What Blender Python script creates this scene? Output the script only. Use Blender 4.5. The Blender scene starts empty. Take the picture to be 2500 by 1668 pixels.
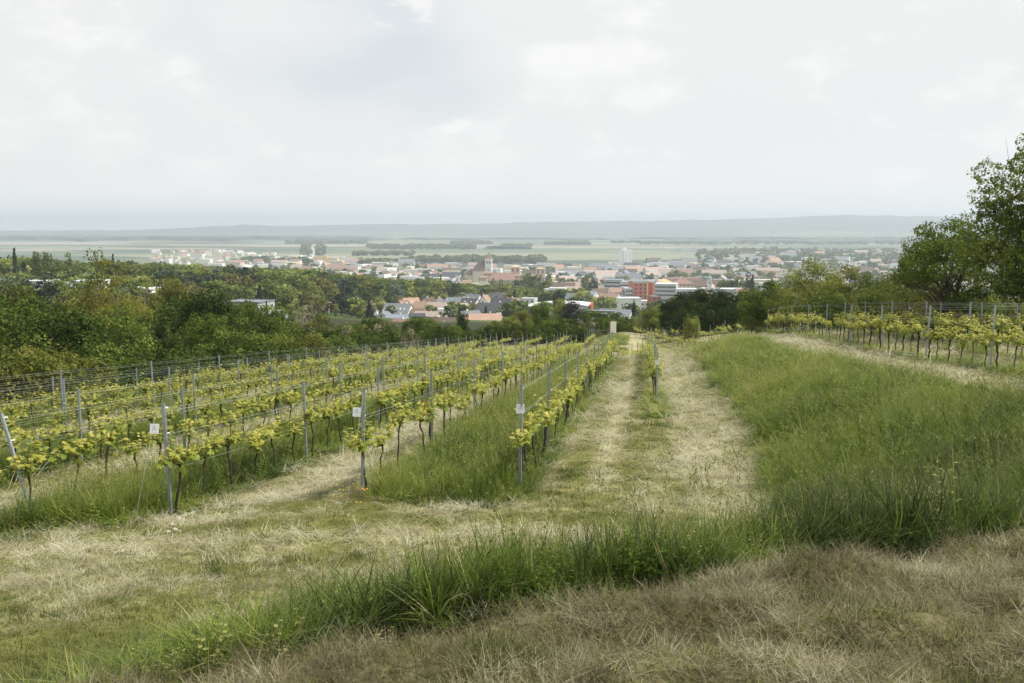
import bpy, bmesh, math, random
import numpy as np
from mathutils import Vector, Matrix

random.seed(7)
RNG = np.random.default_rng(7)
SC = bpy.context.scene
COL = SC.collection
rad = math.radians

# ------------------------------------------------------------------ camera, sky, sun, exposure
FPX = 2431.0                        # focal length in photo pixels (35 mm lens)
PITCH = math.atan(286.0 / FPX)      # the camera looks a little down the hill
cam_d = bpy.data.cameras.new('camera')
cam_d.lens = 35.0; cam_d.sensor_width = 36.0
cam_d.clip_start = 0.1; cam_d.clip_end = 120000.0
cam = bpy.data.objects.new('camera', cam_d)
COL.objects.link(cam)
cam.location = (0, 0, 0)
cam.rotation_euler = (math.pi / 2 - PITCH, 0, 0)
SC.camera = cam

SKY_OFF = (1.1, 17.3, -6.0)
SUN_EL, SUN_AZ = 54.0, 90.0         # azimuth clockwise from the view direction (+Y)
world = bpy.data.worlds.new('World'); SC.world = world
world.use_nodes = True
def build_sky():
    nt = world.node_tree; nt.nodes.clear()
    N = nt.nodes.new; L = nt.links.new
    out = N('ShaderNodeOutputWorld'); bg = N('ShaderNodeBackground')
    sky = N('ShaderNodeTexSky'); sky.sky_type = 'NISHITA'; sky.sun_disc = False
    sky.sun_elevation = rad(SUN_EL); sky.sun_rotation = rad(SUN_AZ)
    sky.altitude = 250; sky.air_density = 1.0; sky.dust_density = 2.5; sky.ozone_density = 1.0
    tc = N('ShaderNodeTexCoord')
    sep = N('ShaderNodeSeparateXYZ'); L(tc.outputs['Generated'], sep.inputs[0])
    fl = N('ShaderNodeVectorMath'); fl.operation = 'MULTIPLY_ADD'; fl.inputs[1].default_value = (1, 1, 1.9); fl.inputs[2].default_value = SKY_OFF
    L(tc.outputs['Generated'], fl.inputs[0])
    up = N('ShaderNodeVectorMath'); up.operation = 'ADD'; up.inputs[1].default_value = (0.012, 0.0, 0.05)
    L(fl.outputs[0], up.inputs[0])
    def noise(scale, detail, rough, dist=0.0, src=None):
        n = N('ShaderNodeTexNoise'); n.inputs['Scale'].default_value = scale
        n.inputs['Detail'].default_value = detail; n.inputs['Roughness'].default_value = rough
        n.inputs['Distortion'].default_value = dist
        L((src or fl).outputs[0], n.inputs['Vector']); return n
    def ramp(src, lo, hi, a=0.0, b=1.0, smooth=True):
        r = N('ShaderNodeMapRange'); r.interpolation_type = 'SMOOTHSTEP' if smooth else 'LINEAR'
        L(src, r.inputs['Value']); r.inputs['From Min'].default_value = lo; r.inputs['From Max'].default_value = hi
        r.inputs['To Min'].default_value = a; r.inputs['To Max'].default_value = b; return r
    n1 = noise(1.6, 4, 0.5)               # the cover and its thin places
    n2 = noise(6.0, 12, 0.60, 0.05)       # heaped clouds
    n3 = noise(6.0, 12, 0.60, 0.05, up)   # the same a little higher: gives the heaps lit tops and grey bases
    n4 = noise(2.6, 6, 0.55)              # where the heaps stand
    r1 = ramp(n1.outputs['Fac'], 0.27, 0.45)
    hp = N('ShaderNodeMath'); hp.operation = 'MULTIPLY_ADD'; L(n4.outputs['Fac'], hp.inputs[0]); hp.inputs[1].default_value = 0.6; L(n2.outputs['Fac'], hp.inputs[2])
    r2 = ramp(hp.outputs[0], 0.745, 0.875)
    rel = N('ShaderNodeMath'); rel.operation = 'SUBTRACT'; L(n2.outputs['Fac'], rel.inputs[0]); L(n3.outputs['Fac'], rel.inputs[1])
    sh = ramp(rel.outputs[0], -0.10, 0.10, 0.955, 1.045, False)
    shc = N('ShaderNodeVectorMath'); shc.operation = 'SCALE'; shc.inputs[0].default_value = (8.1, 8.1, 8.02); L(sh.outputs[0], shc.inputs['Scale'])
    thin = N('ShaderNodeMix'); thin.data_type = 'RGBA'      # veil against bright heaped cloud
    thin.inputs['A'].default_value = (7.6, 7.68, 7.66, 1); L(shc.outputs[0], thin.inputs['B'])
    L(r2.outputs[0], thin.inputs['Factor'])
    gapc = N('ShaderNodeMix'); gapc.data_type = 'RGBA'; gapc.inputs['Factor'].default_value = 0.80
    L(sky.outputs[0], gapc.inputs['A']); gapc.inputs['B'].default_value = (6.6, 7.1, 7.35, 1)
    g2 = N('ShaderNodeMath'); g2.operation = 'MAXIMUM'; L(r1.outputs[0], g2.inputs[0]); L(r2.outputs[0], g2.inputs[1])
    mx = N('ShaderNodeMix'); mx.data_type = 'RGBA'
    L(g2.outputs[0], mx.inputs['Factor']); L(gapc.outputs['Result'], mx.inputs['A']); L(thin.outputs['Result'], mx.inputs['B'])
    # the haze layer near the horizon whitens everything
    hz = N('ShaderNodeMapRange'); hz.interpolation_type = 'SMOOTHSTEP'
    L(sep.outputs['Z'], hz.inputs['Value'])
    hz.inputs['From Min'].default_value = -0.02; hz.inputs['From Max'].default_value = 0.11
    hz.inputs['To Min'].default_value = 0.75; hz.inputs['To Max'].default_value = 0.0
    mh = N('ShaderNodeMix'); mh.data_type = 'RGBA'; mh.inputs['B'].default_value = (8.5, 8.35, 8.15, 1)
    L(hz.outputs[0], mh.inputs['Factor']); L(mx.outputs['Result'], mh.inputs['A'])
    L(mh.outputs['Result'], bg.inputs['Color']); bg.inputs['Strength'].default_value = 0.1
    L(bg.outputs[0], out.inputs[0])
build_sky()

sun_d = bpy.data.lights.new('sun', 'SUN')
sun_d.energy = 4.6; sun_d.angle = rad(6); sun_d.color = (1.0, 0.95, 0.86)
sun = bpy.data.objects.new('sun', sun_d); COL.objects.link(sun)
sdir = Vector((math.sin(rad(SUN_AZ)) * math.cos(rad(SUN_EL)), math.cos(rad(SUN_AZ)) * math.cos(rad(SUN_EL)), math.sin(rad(SUN_EL))))
sun.rotation_euler = sdir.to_track_quat('Z', 'Y').to_euler()
sun.location = (0, 0, 60)

SC.view_settings.view_transform = 'Standard'; SC.view_settings.look = 'None'
SC.view_settings.exposure = 0.2; SC.view_settings.gamma = 1.0
SC.view_settings.use_curve_mapping = False
SC.render.engine = 'CYCLES'
cy = SC.cycles
cy.use_denoising = True
cy.max_bounces = 5; cy.diffuse_bounces = 2; cy.glossy_bounces = 2; cy.transmission_bounces = 3
cy.transparent_max_bounces = 6; cy.volume_bounces = 1
cy.caustics_reflective = False; cy.caustics_refractive = False
cy.sample_clamp_indirect = 4.0; cy.adaptive_threshold = 0.02
cy.volume_max_steps = 64

# ------------------------------------------------------------------ helpers
def link(o):
    COL.objects.link(o); return o
def tag(o, label=None, cat=None, group=None, kind=None):
    if label: o['label'] = label
    if cat: o['category'] = cat
    if group: o['group'] = group
    if kind: o['kind'] = kind
    return o
def empty(name, loc=(0, 0, 0), rz=0.0, s=1.0):
    o = bpy.data.objects.new(name, None); o.empty_display_size = 0.2
    o.location = loc; o.rotation_euler = (0, 0, rz); o.scale = (s, s, s)
    return link(o)
def mesh_np(name, verts, faces, mat=None, smooth=False, attrs=None):
    """verts (n,3); faces = list of int arrays of the same width or one array (m,k)"""
    me = bpy.data.meshes.new(name)
    verts = np.asarray(verts, dtype=np.float32)
    fl = faces if isinstance(faces, list) else [faces]
    fl = [np.asarray(f, dtype=np.int32) for f in fl if len(f)]
    me.vertices.add(len(verts)); me.vertices.foreach_set('co', verts.ravel())
    tot = np.concatenate([np.full(len(f), f.shape[1], dtype=np.int32) for f in fl])
    idx = np.concatenate([f.ravel() for f in fl])
    me.loops.add(len(idx)); me.loops.foreach_set('vertex_index', idx)
    me.polygons.add(len(tot))
    st = np.zeros(len(tot), dtype=np.int32); st[1:] = np.cumsum(tot)[:-1]
    me.polygons.foreach_set('loop_start', st); me.polygons.foreach_set('loop_total', tot)
    if smooth: me.polygons.foreach_set('use_smooth', np.ones(len(tot), dtype=bool))
    if attrs:
        for k, (typ, arr) in attrs.items():
            a = me.attributes.new(k, typ, 'POINT')
            arr = np.asarray(arr, dtype=np.float32)
            a.data.foreach_set('color' if typ == 'FLOAT_COLOR' else ('vector' if typ == 'FLOAT_VECTOR' else 'value'), arr.ravel())
    me.update(calc_edges=True); me.validate()
    if mat: me.materials.append(mat)
    return me
def obj(name, me, parent=None, loc=(0, 0, 0), rz=0.0):
    o = bpy.data.objects.new(name, me); o.location = loc; o.rotation_euler = (0, 0, rz)
    if parent: o.parent = parent
    return link(o)
class MB:
    """collects simple shapes, builds one mesh"""
    def __init__(s): s.v = []; s.f = []
    def add(s, vs, fs):
        b = len(s.v); s.v += [tuple(p) for p in vs]; s.f += [tuple(i + b for i in f) for f in fs]; return s
    def box(s, x0, x1, y0, y1, z0, z1):
        return s.add([(x0,y0,z0),(x1,y0,z0),(x1,y1,z0),(x0,y1,z0),(x0,y0,z1),(x1,y0,z1),(x1,y1,z1),(x0,y1,z1)],
                     [(0,3,2,1),(4,5,6,7),(0,1,5,4),(1,2,6,5),(2,3,7,6),(3,0,4,7)])
    def tube(s, pts, rs, n=6, cap=True):
        pts = [Vector(p) for p in pts]
        if not hasattr(rs, '__len__'): rs = [rs] * len(pts)
        b = len(s.v)
        for i, p in enumerate(pts):
            t = (pts[min(i+1, len(pts)-1)] - pts[max(i-1, 0)])
            t = t.normalized() if t.length > 1e-9 else Vector((0, 0, 1))
            a = t.cross(Vector((0, 0, 1)) if abs(t.z) < 0.9 else Vector((1, 0, 0))).normalized(); c = t.cross(a)
            for k in range(n):
                an = 2 * math.pi * k / n
                s.v.append(tuple(p + a * (rs[i] * math.cos(an)) + c * (rs[i] * math.sin(an))))
        for i in range(len(pts) - 1):
            for k in range(n):
                k2 = (k + 1) % n
                s.f.append((b+i*n+k, b+i*n+k2, b+(i+1)*n+k2, b+(i+1)*n+k))
        if cap:
            s.f.append(tuple(b + k for k in range(n))[::-1]); s.f.append(tuple(b + (len(pts)-1)*n + k for k in range(n)))
        return s
    def bar(s, p, q, w, h):
        p, q = Vector(p), Vector(q); t = (q - p).normalized()
        a = t.cross(Vector((0, 0, 1)) if abs(t.z) < 0.95 else Vector((1, 0, 0))).normalized() * (w / 2); c = a.normalized().cross(t) * (h / 2)
        vs = [e + sa * a + sc * c for e in (p, q) for sa, sc in ((-1,-1),(1,-1),(1,1),(-1,1))]
        return s.add(vs, [(0,1,2,3),(7,6,5,4),(0,4,5,1),(1,5,6,2),(2,6,7,3),(3,7,4,0)])
    def mesh(s, name, mat=None, smooth=False):
        me = bpy.data.meshes.new(name); me.from_pydata(s.v, [], s.f)
        if smooth: me.polygons.foreach_set('use_smooth', [True] * len(me.polygons))
        if mat: me.materials.append(mat)
        me.update(); return me
    def build(s, name, mat=None, parent=None, loc=(0, 0, 0), rz=0.0, smooth=False):
        return obj(name, s.mesh(name, mat, smooth), parent, loc, rz)

def vnoise(x, y, seed=0):
    """smooth value noise, -1..1"""
    xi = np.floor(x).astype(np.int64); yi = np.floor(y).astype(np.int64)
    fx = x - xi; fy = y - yi
    fx = fx*fx*(3-2*fx); fy = fy*fy*(3-2*fy)
    def h(a, b):
        n = (a * 374761393 + b * 668265263 + seed * 974634777) & 0x7fffffff
        n = ((n ^ (n >> 13)) * 1274126177) & 0x7fffffff
        n = n ^ (n >> 16)
        return (n & 0xffff) / 32767.5 - 1.0
    return ((h(xi,yi)*(1-fx)+h(xi+1,yi)*fx)*(1-fy) + (h(xi,yi+1)*(1-fx)+h(xi+1,yi+1)*fx)*fy)
def sstep(a, b, x):
    t = np.clip((x - a) / (b - a), 0, 1); return t*t*(3-2*t)

# ------------------------------------------------------------------ materials
MATS = {}
def newmat(name):
    m = bpy.data.materials.new(name); m.use_nodes = True; m.node_tree.nodes.clear(); MATS[name] = m
    return m, m.node_tree.nodes.new, m.node_tree.links.new
def principled(name, base, rough=0.8, metal=0.0, noise=None, spec=0.3, bump=None):
    """noise = (scale, amount) brightness variation in object space"""
    m, N, L = newmat(name)
    out = N('ShaderNodeOutputMaterial'); b = N('ShaderNodeBsdfPrincipled')
    b.inputs['Base Color'].default_value = (*base, 1); b.inputs['Roughness'].default_value = rough
    b.inputs['Metallic'].default_value = metal; b.inputs['Specular IOR Level'].default_value = spec
    if noise or bump:
        tc = N('ShaderNodeTexCoord')
    if noise:
        n = N('ShaderNodeTexNoise'); n.inputs['Scale'].default_value = noise[0]; n.inputs['Detail'].default_value = 5
        L(tc.outputs['Object'], n.inputs['Vector'])
        mr = N('ShaderNodeMapRange'); L(n.outputs['Fac'], mr.inputs['Value'])
        mr.inputs['From Min'].default_value = .3; mr.inputs['From Max'].default_value = .7
        mr.inputs['To Min'].default_value = 1 - noise[1]; mr.inputs['To Max'].default_value = 1 + noise[1]
        oi = N('ShaderNodeObjectInfo')
        mr2 = N('ShaderNodeMapRange'); L(oi.outputs['Random'], mr2.inputs['Value'])
        mr2.inputs['To Min'].default_value = 1 - noise[1]*.6; mr2.inputs['To Max'].default_value = 1 + noise[1]*.6
        mu = N('ShaderNodeMath'); mu.operation = 'MULTIPLY'; L(mr.outputs[0], mu.inputs[0]); L(mr2.outputs[0], mu.inputs[1])
        vm = N('ShaderNodeVectorMath'); vm.operation = 'SCALE'; vm.inputs[0].default_value = base
        L(mu.outputs[0], vm.inputs['Scale']); L(vm.outputs[0], b.inputs['Base Color'])
    if bump:
        n2 = N('ShaderNodeTexNoise'); n2.inputs['Scale'].default_value = bump[0]; n2.inputs['Detail'].default_value = 4
        L(tc.outputs['Object'], n2.inputs['Vector'])
        bp = N('ShaderNodeBump'); bp.inputs['Strength'].default_value = bump[1]; bp.inputs['Distance'].default_value = .02
        L(n2.outputs['Fac'], bp.inputs['Height']); L(bp.outputs[0], b.inputs['Normal'])
    L(b.outputs[0], out.inputs[0]); return m

# ------------------------------------------------------------------ the lie of the land
# z = -(0.093 Y + G(X', Y)) with X' = X - 0.1317 Y : the vineyard slope; rows run along X' = const
SLOPE, BEAR = 0.093, 0.1317
ROW_X = [-2.13 - 2.95 * k for k in range(7)] + [-23.4]
ROW_G = [3.10, 3.20, 3.42, 3.57, 3.68, 3.73, 3.70, 4.30]
ctl = []      # (X', Y, G)
for x, g in zip(ROW_X, ROW_G):
    for y in (17, 28, 42, 58): ctl.append((x, y, g))
for x, y, g in [(0,0,1.65),(0,3,1.65),(2,4,1.63),(5,6,1.6),(-1.2,4.6,1.68),(.3,5.4,1.66),(1.7,6.2,1.65),(3.8,7.35,1.63),(-4,0,1.75),
                (-8,0,2.1),(8,4,1.5),(12,8,1.45),(-3,3.5,1.85),(1.0,7.6,2.2),(2.6,8.6,2.2),(0,8,2.45),(-1.5,7.3,2.35),(4.4,10,2.2),
                (1.5,11,2.95),(3.2,12.6,2.85),(-1,11,3.0),(-4,10.5,2.98),(-7,10,3.1),(-3.2,6.25,2.35),(-6,6,2.6),(-6,11.6,3.1),
                (-12,8,3.2),(-20,8,3.5),(-20,0,3.2),(0,-15,1.3),(15,-15,1.0),(-25,-15,2.8),(20,0,1.2),(-35,10,5.9),(-9,14,3.42),(-14,13,3.55),
                (0,14,3.02),(-3,14,3.1),(6.5,9.5,1.62),(9,10,1.6)]:
    ctl.append((x - BEAR * y, y, g))
for y in (17, 25, 36, 48): ctl += [(2.7, y, 2.92), (.53, y, 3.02), (4.4, y, 2.15), (6.0, y, 1.85), (6.9, y, 1.72), (8.4, y, 1.62)]
ctl += [(2.7,58,2.7),(2.7,66,2.6),(.5,58,2.75),(.5,66,2.6),(-1.5,66,2.7),(-4,68,2.95),(4.4,60,2.0),(6.0,62,1.4),(8.5,64,1.4),
        (10.2,20,1.6),(10.2,29,1.56),(10.2,45,1.36),(10.2,54,1.2),(10.2,75,1.1),(16,25,1.4),(16,45,1.25),(16,75,1.2),(27,35,1.2),(27,75,1.4),(45,50,1.2),(45,100,2.5),
        (2.7,71,3.0),(2.7,78,3.8),(.5,71,3.0),(.5,78,3.9),(-2,73,3.1),(-2,80,3.85),(2,87,4.1),(-2,90,3.95),(.3,96,3.75),(0,103,3.5),(5.5,80,2.9),(-8,84,3.6),
        (4.9,100,3.2),(0,110,3.3),(-4,112,3.25),(-4,138,2.3),(-2.6,141,2.1),(5,125,2.3),(10,110,1.9),(10,140,1.7),(-7,137,3.1),(-17,130,3.5),
        (-28,118,4.8),(-17,90,3.85),(20,120,2.5),(-12,110,3.7),(-36,118,5.8),(0,160,2.6),(-20,165,4),(20,160,3)]
for y in (25, 60, 110): ctl += [(-28.5, y, 5.1), (-36, y, 6.3), (-45, y, 7.6), (-60, y, 9.6), (-90, y, 13.0)]
ctl = np.array(ctl)
def wrp(Y): return 14 * np.sign(Y) * np.log(1 + np.abs(Y) / 14)
def _tps():
    P = np.stack([ctl[:, 0], wrp(ctl[:, 1])], 1); n = len(P)
    d2 = ((P[:, None] - P[None]) ** 2).sum(-1)
    K = np.where(d2 > 0, d2 * np.log(d2 + 1e-12) * .5, 0) + np.eye(n) * .15
    A = np.zeros((n + 3, n + 3)); A[:n, :n] = K
    Q = np.concatenate([np.ones((n, 1)), P], 1); A[:n, n:] = Q; A[n:, :n] = Q.T
    b = np.zeros(n + 3); b[:n] = ctl[:, 2]
    return P, np.linalg.solve(A, b)
TP, TW = _tps()
def Gfun(Xp, Y):
    sh = np.shape(Xp); q = np.stack([np.ravel(Xp), wrp(np.ravel(Y))], 1); n = len(TP)
    out = np.empty(len(q))
    for i in range(0, len(q), 20000):
        c = q[i:i+20000]
        d2 = ((c[:, None] - TP[None]) ** 2).sum(-1)
        out[i:i+20000] = (d2 * np.log(d2 + 1e-12) * .5) @ TW[:n] + TW[n] + c @ TW[n+1:]
    return out.reshape(sh)
# beyond 120 m: heights by distance for five bearings
MR = np.array([60, 100, 150, 250, 350, 450, 550, 650, 750, 900, 1100, 1400, 2000, 3000, 6000, 60000.])
MA = np.array([-40, -27, -14, -5, 2, 9, 27, 40.])
MZ = np.array([
 [-13,-17,-21,-26,-29,-32,-34.5,-37,-39.5,-45,-58,-78,-98,-104,-106,-106],
 [-12,-16,-20,-25,-28.5,-31.5,-34,-36.5,-39,-45,-58,-78,-98,-104,-106,-106],
 [-10,-14.5,-19,-27,-33,-37,-41,-44,-48,-56,-68,-84,-99,-104,-106,-106],
 [-8.6,-13,-17.5,-27,-35.5,-42.5,-49,-54.5,-59.5,-68,-77,-88,-100,-104,-106,-106],
 [-8.2,-12.5,-16.5,-27,-36,-43.5,-51,-57.5,-63.5,-71,-79,-89,-100,-104,-106,-106],
 [-8,-12,-16,-28,-38,-47,-56,-62,-67,-73,-80,-90,-100,-104,-106,-106],
 [-7,-10.5,-15,-28,-39,-48,-56,-63,-68,-74,-81,-91,-100,-104,-106,-106],
 [-7,-10.5,-15,-28,-39,-48,-56,-63,-68,-74,-81,-91,-100,-104,-106,-106.]])
HX = np.array([-3000, 0, 300, 450, 520, 600, 700, 850, 1200, 1260, 1500, 1650, 1850, 1950, 2060, 2200, 2350, 2500, 3200, 6000.])
HY = np.array([563, 563, 562, 558, 553, 548.5, 551, 547.5, 546.5, 542.5, 540, 538, 535, 529, 526.5, 529, 533, 540, 548, 560.])
def ground_z(X, Y):
    X = np.asarray(X, dtype=float); Y = np.asarray(Y, dtype=float)
    sh = np.broadcast(X, Y).shape; X = np.broadcast_to(X, sh); Y = np.broadcast_to(Y, sh)
    r = np.hypot(X, Y); az = np.degrees(np.arctan2(X, np.maximum(Y, 1e-6)))
    # mid and far
    lr = np.log(np.maximum(r, 60)); LR = np.log(MR)
    ai = np.clip(np.searchsorted(MA, az) - 1, 0, len(MA) - 2); at = np.clip((az - MA[ai]) / (MA[ai+1] - MA[ai]), 0, 1); at = at*at*(3-2*at)
    ri = np.clip(np.searchsorted(LR, lr) - 1, 0, len(LR) - 2); rt = np.clip((lr - LR[ri]) / (LR[ri+1] - LR[ri]), 0, 1)
    z0 = MZ[ai, ri]*(1-rt) + MZ[ai, ri+1]*rt; z1 = MZ[ai+1, ri]*(1-rt) + MZ[ai+1, ri+1]*rt
    zm = z0*(1-at) + z1*at
    zm = zm + sstep(200, 500, r) * 1.5 * vnoise(X/140, Y/140, 3) * (1 - sstep(1200, 2500, r))
    # the long ridges on the skyline, 12 km off
    far = r > 7500
    if far.any():
        px = 1250 + FPX * np.tan(np.radians(np.clip(az, -60, 60)))
        top = (548 - np.interp(px, HX, HY)) / FPX * 12500 + 106
        top = top + 6 * vnoise(px/35, px*0, 5) + 3.5 * vnoise(px/11, px*0, 6)
        prof = sstep(8200, 12500, r) * (1 - .8*sstep(13000, 20000, r))
        low = 14 * sstep(7600, 9000, r) * (1 - sstep(9000, 10000, r)) * sstep(-20, 10, az)
        zm = zm + np.maximum(prof * top, 0) * far + low * far
    near = (r < 175) & (Y > -40)
    z = zm.copy()
    if near.any():
        Xn, Yn = X[near], Y[near]; Xp = Xn - BEAR * Yn
        zn = -(SLOPE * Yn + Gfun(Xp, Yn))
        w = sstep(115, 172, r[near])
        w = np.maximum(w, sstep(70, 110, np.abs(Xp)) )
        z[near] = zn*(1-w) + zm[near]*w
    return z
def gz(x, y): return float(ground_z(np.array([x]), np.array([y]))[0])
cP, sP = math.cos(PITCH), math.sin(PITCH)
def ray(px, py):
    u = (px - 1250) / FPX; v = (834 - py) / FPX
    return np.array([u, cP + v * sP, -sP + v * cP])
def at(px, py, d):
    r = ray(px, py); return r * (d / r[1])
def hit(px, py, dmin=3.0, dmax=3000):
    r = ray(px, py); r = r / r[1]
    ds = np.exp(np.linspace(math.log(dmin), math.log(dmax), 1500))
    zz = r[2]*ds - ground_z(r[0]*ds, ds)
    k = np.argmax(zz < 0) if (zz < 0).any() else len(ds) - 1
    return np.array([r[0]*ds[k], ds[k], gz(r[0]*ds[k], ds[k])])
def pxat(px, d): return (px - 1250) / FPX * d    # close to X for a given depth (photo column px)
def proj(x, y, z):
    cz_ = y * cP - z * sP; v = y * sP + z * cP
    return 1250 + FPX * x / cz_, 834 - FPX * v / cz_

# ------------------------------------------------------------------ what grows where
E_X = np.array([-30, -6, -1.24, .33, 1.66, 3.78, 9, 20, 60.]); E_Y = np.array([-9, 2.2, 4.4, 5.15, 5.95, 7.1, 9.0, 12, 22.])
def edge_s(X, Y):            # metres beyond the edge of the mown terrace the camera stands on
    return (Y - np.interp(X, E_X, E_Y)) * .88
def bank_foot(Y): return np.interp(Y, [9, 14, 16.5, 22, 31, 48, 73], [2.0, 1.9, 2.2, 2.6, 2.8, 3.2, 3.2])
def tall_grass(X, Y):
    """height of the uncut grass in metres (0 where mown)"""
    Xp = X - BEAR * Y; s = edge_s(X, Y)
    j = .25 * vnoise(X*1.3, Y*1.3, 11)
    h = np.zeros(np.shape(X))
    # the strip along the edge of the terrace
    berm = sstep(.05, .4, s + j*.5) * (1 - sstep(1.6, 2.3, s + j)) * sstep(-2.7, -1.0, X + j)
    h = np.maximum(h, (.34 + .12*sstep(-1.5, 1.0, X)) * berm)
    # the long bank between track and upper path
    up = np.where(Y < 17, 30.0, np.interp(Y, [17, 20, 60, 75], [9.8, 7.5, 7.2, 6.6]))
    bank = sstep(.05, .4, s + j*.5) * sstep(0, .45, Xp - bank_foot(Y) + j) * (1 - sstep(-.3, .3, Xp - up + j)) * (Y < 80)
    h = np.maximum(h, (.50 + .16*vnoise(X*.5, Y*.5, 4)) * bank * (1 - .30*sstep(4.8, 6.2, Xp)*(Y > 17)))
    # every second alley of the vineyard is left uncut
    k = np.floor((-2.13 - Xp) / 2.95); fr = (-2.13 - Xp) / 2.95 - k
    y0 = np.where(k == 0, 15.6 + 1.2*fr, 14.6 + .8*(1-fr))
    al = (k >= 0) & (k <= 6) & (k % 2 == 0)
    alley = al * sstep(.0, .12, fr + j*.2) * (1 - sstep(.80, .95, fr + j*.2)) * sstep(0, .5, Y - y0 + j*1.5) * (1 - sstep(62, 72, Y - 2*np.maximum(k, 0)))
    h = np.maximum(h, .70 * alley)
    # tufts left under the wires
    for rx, a, b in ((ROW_X[0], 16.5, 66), (ROW_X[1], 19, 70), (ROW_X[2], 17, 70), (ROW_X[3], 20, 75), (.53, 30, 68), (10.2, 19, 80), (12.9, 24, 80)):
        st = (1 - sstep(.12, .38, np.abs(Xp - rx) + j*.5)) * sstep(a-1, a+.5, Y) * (1 - sstep(b-4, b, Y))
        h = np.maximum(h, (.22 + .10*vnoise(X*.9, Y*.9, 8)) * st)
    # rough ground behind the right-hand vineyard and beyond the crest
    h = np.maximum(h, .35 * sstep(19, 20, Xp) * (Y < 80) * (Y > 20))
    dip = ((Y > 68) & (Y < 132) & (Xp < 4.0 + (Y-70)*.06) & (Xp > -5.5)) * (1 - sstep(.6, 1.3, np.abs(Xp + 1.2 - (Y-112)*.02)))
    h = np.maximum(h, .30 * ((Y > 74) & (Y < 130) & (Xp > -5) & (Xp < -1.8)) * sstep(0, .3, vnoise(X*.2, Y*.2, 2) + .4))
    return h
def straw_amount(X, Y):
    """pale cut straw lying on the mown ground, 0..1"""
    Xp = X - BEAR * Y
    n = vnoise(X*.9, Y*.9, 21)*.5 + vnoise(X*2.7, Y*2.7, 22)*.3 + vnoise(X*6.1, Y*6.1, 23)*.2
    s = np.full(np.shape(X), .30)
    s = np.where(Xp > .8, .58, s)
    ruts = np.exp(-((Xp + .75)/.24)**2) + np.exp(-((Xp + 1.75)/.25)**2)*.8
    s = np.where((Xp < .8) & (Xp > -2.2) & (Y > 17), .08 + .66*np.clip(ruts, 0, 1), s)
    k = np.floor((-2.13 - Xp) / 2.95); fr = (-2.13 - Xp) / 2.95 - k
    s = np.where((k >= 0) & (k % 2 == 1) & (Y > 16), .35 + .4*np.exp(-((fr-.5)/.22)**2), s)
    # the swaths of the foreground field curve round the headland
    q = Y + .12*X + .015*X*X
    sw = np.exp(-((q-13.2)/.8)**2)*.6 + np.exp(-((q-10.6)/.55)**2)*.35 + np.exp(-((q-15.3)/.5)**2)*.45
    s = np.where((Y < 17) & (Xp < .8), .06 + sw*.9, s)
    s = np.where((Xp > 6.4) & (Xp < 9.3), .72, s)
    s = np.where((Xp >= 9.3), .30, s)
    s = np.where((Y > 66) & (Xp < 6.4), .15, s)
    s = np.where((Y > 84) & (np.abs(Xp + 1.6 - (Y-112)*.03) < 1.3), .9, s)
    s = np.where(edge_s(X, Y) < .15, .64, s)
    return np.clip(s + .70*n, .55*(edge_s(X, Y) < .3), 1)
C_STRAW, C_MOWN, C_SOIL, C_GREEN = map(np.array, ((.41, .37, .225), (.145, .15, .045), (.14, .095, .055), (.035, .05, .014)))
def ground_col(X, Y):
    r = np.hypot(X, Y); Xp = X - BEAR * Y
    n = vnoise(X*1.7, Y*1.7, 31)*.6 + vnoise(X*5, Y*5, 32)*.4
    c = C_MOWN[None]*(1 + .35*n[:, None])
    s = straw_amount(X, Y)[:, None]
    c = c*(1-s*.9) + C_STRAW[None]*(s*.9)*(1 + .12*n[:, None])
    # bare soil along the vine rows
    rowd = np.abs(((-2.13 - Xp)/2.95 + .5) % 1 - .5)*2.95
    so = ((Xp < -1.6) & (Xp > -25) & (Y > 17) & (Y < 100))*(1 - sstep(.15, .55, rowd + .2*n))
    so = np.maximum(so, ((Xp > 9.3) & (Xp < 14))*(1 - sstep(.1, .4, np.abs(((Xp-10.2)/2.7+.5) % 1-.5)*2.7 + .2*n))*.6)
    so = np.maximum(so, .5*sstep(.45, .8, n)*(r < 60))[:, None]
    c = c*(1-so*.75) + C_SOIL[None]*so*.75
    h = tall_grass(X, Y)[:, None]
    c = c*(1 - sstep(.05, .25, h)) + C_GREEN[None]*sstep(.05, .25, h)
    tr_ = (1 - sstep(-.1, .35, edge_s(X, Y)))[:, None]*(r < 15)[:, None]
    c = c*(1-tr_*.9) + np.array([.10, .092, .045])[None]*(1 + .4*n[:, None])*tr_*.9
    # woods, gardens, town ground
    mid = sstep(140, 190, r)[:, None]
    g = np.array([.07, .095, .03])[None]*(1 + .3*n[:, None]); gt = np.array([.20, .20, .17])[None]
    az = np.degrees(np.arctan2(X, np.maximum(Y, 1e-3)))
    tw = (sstep(700, 1000, r)*sstep(-9, -2, az))[:, None]*.55
    g = g*(1-tw) + gt*tw
    c = c*(1-mid) + g*mid
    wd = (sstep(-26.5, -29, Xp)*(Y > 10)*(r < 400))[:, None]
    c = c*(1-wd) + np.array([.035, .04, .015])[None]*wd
    return np.clip(c, .01, .8)

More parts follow.
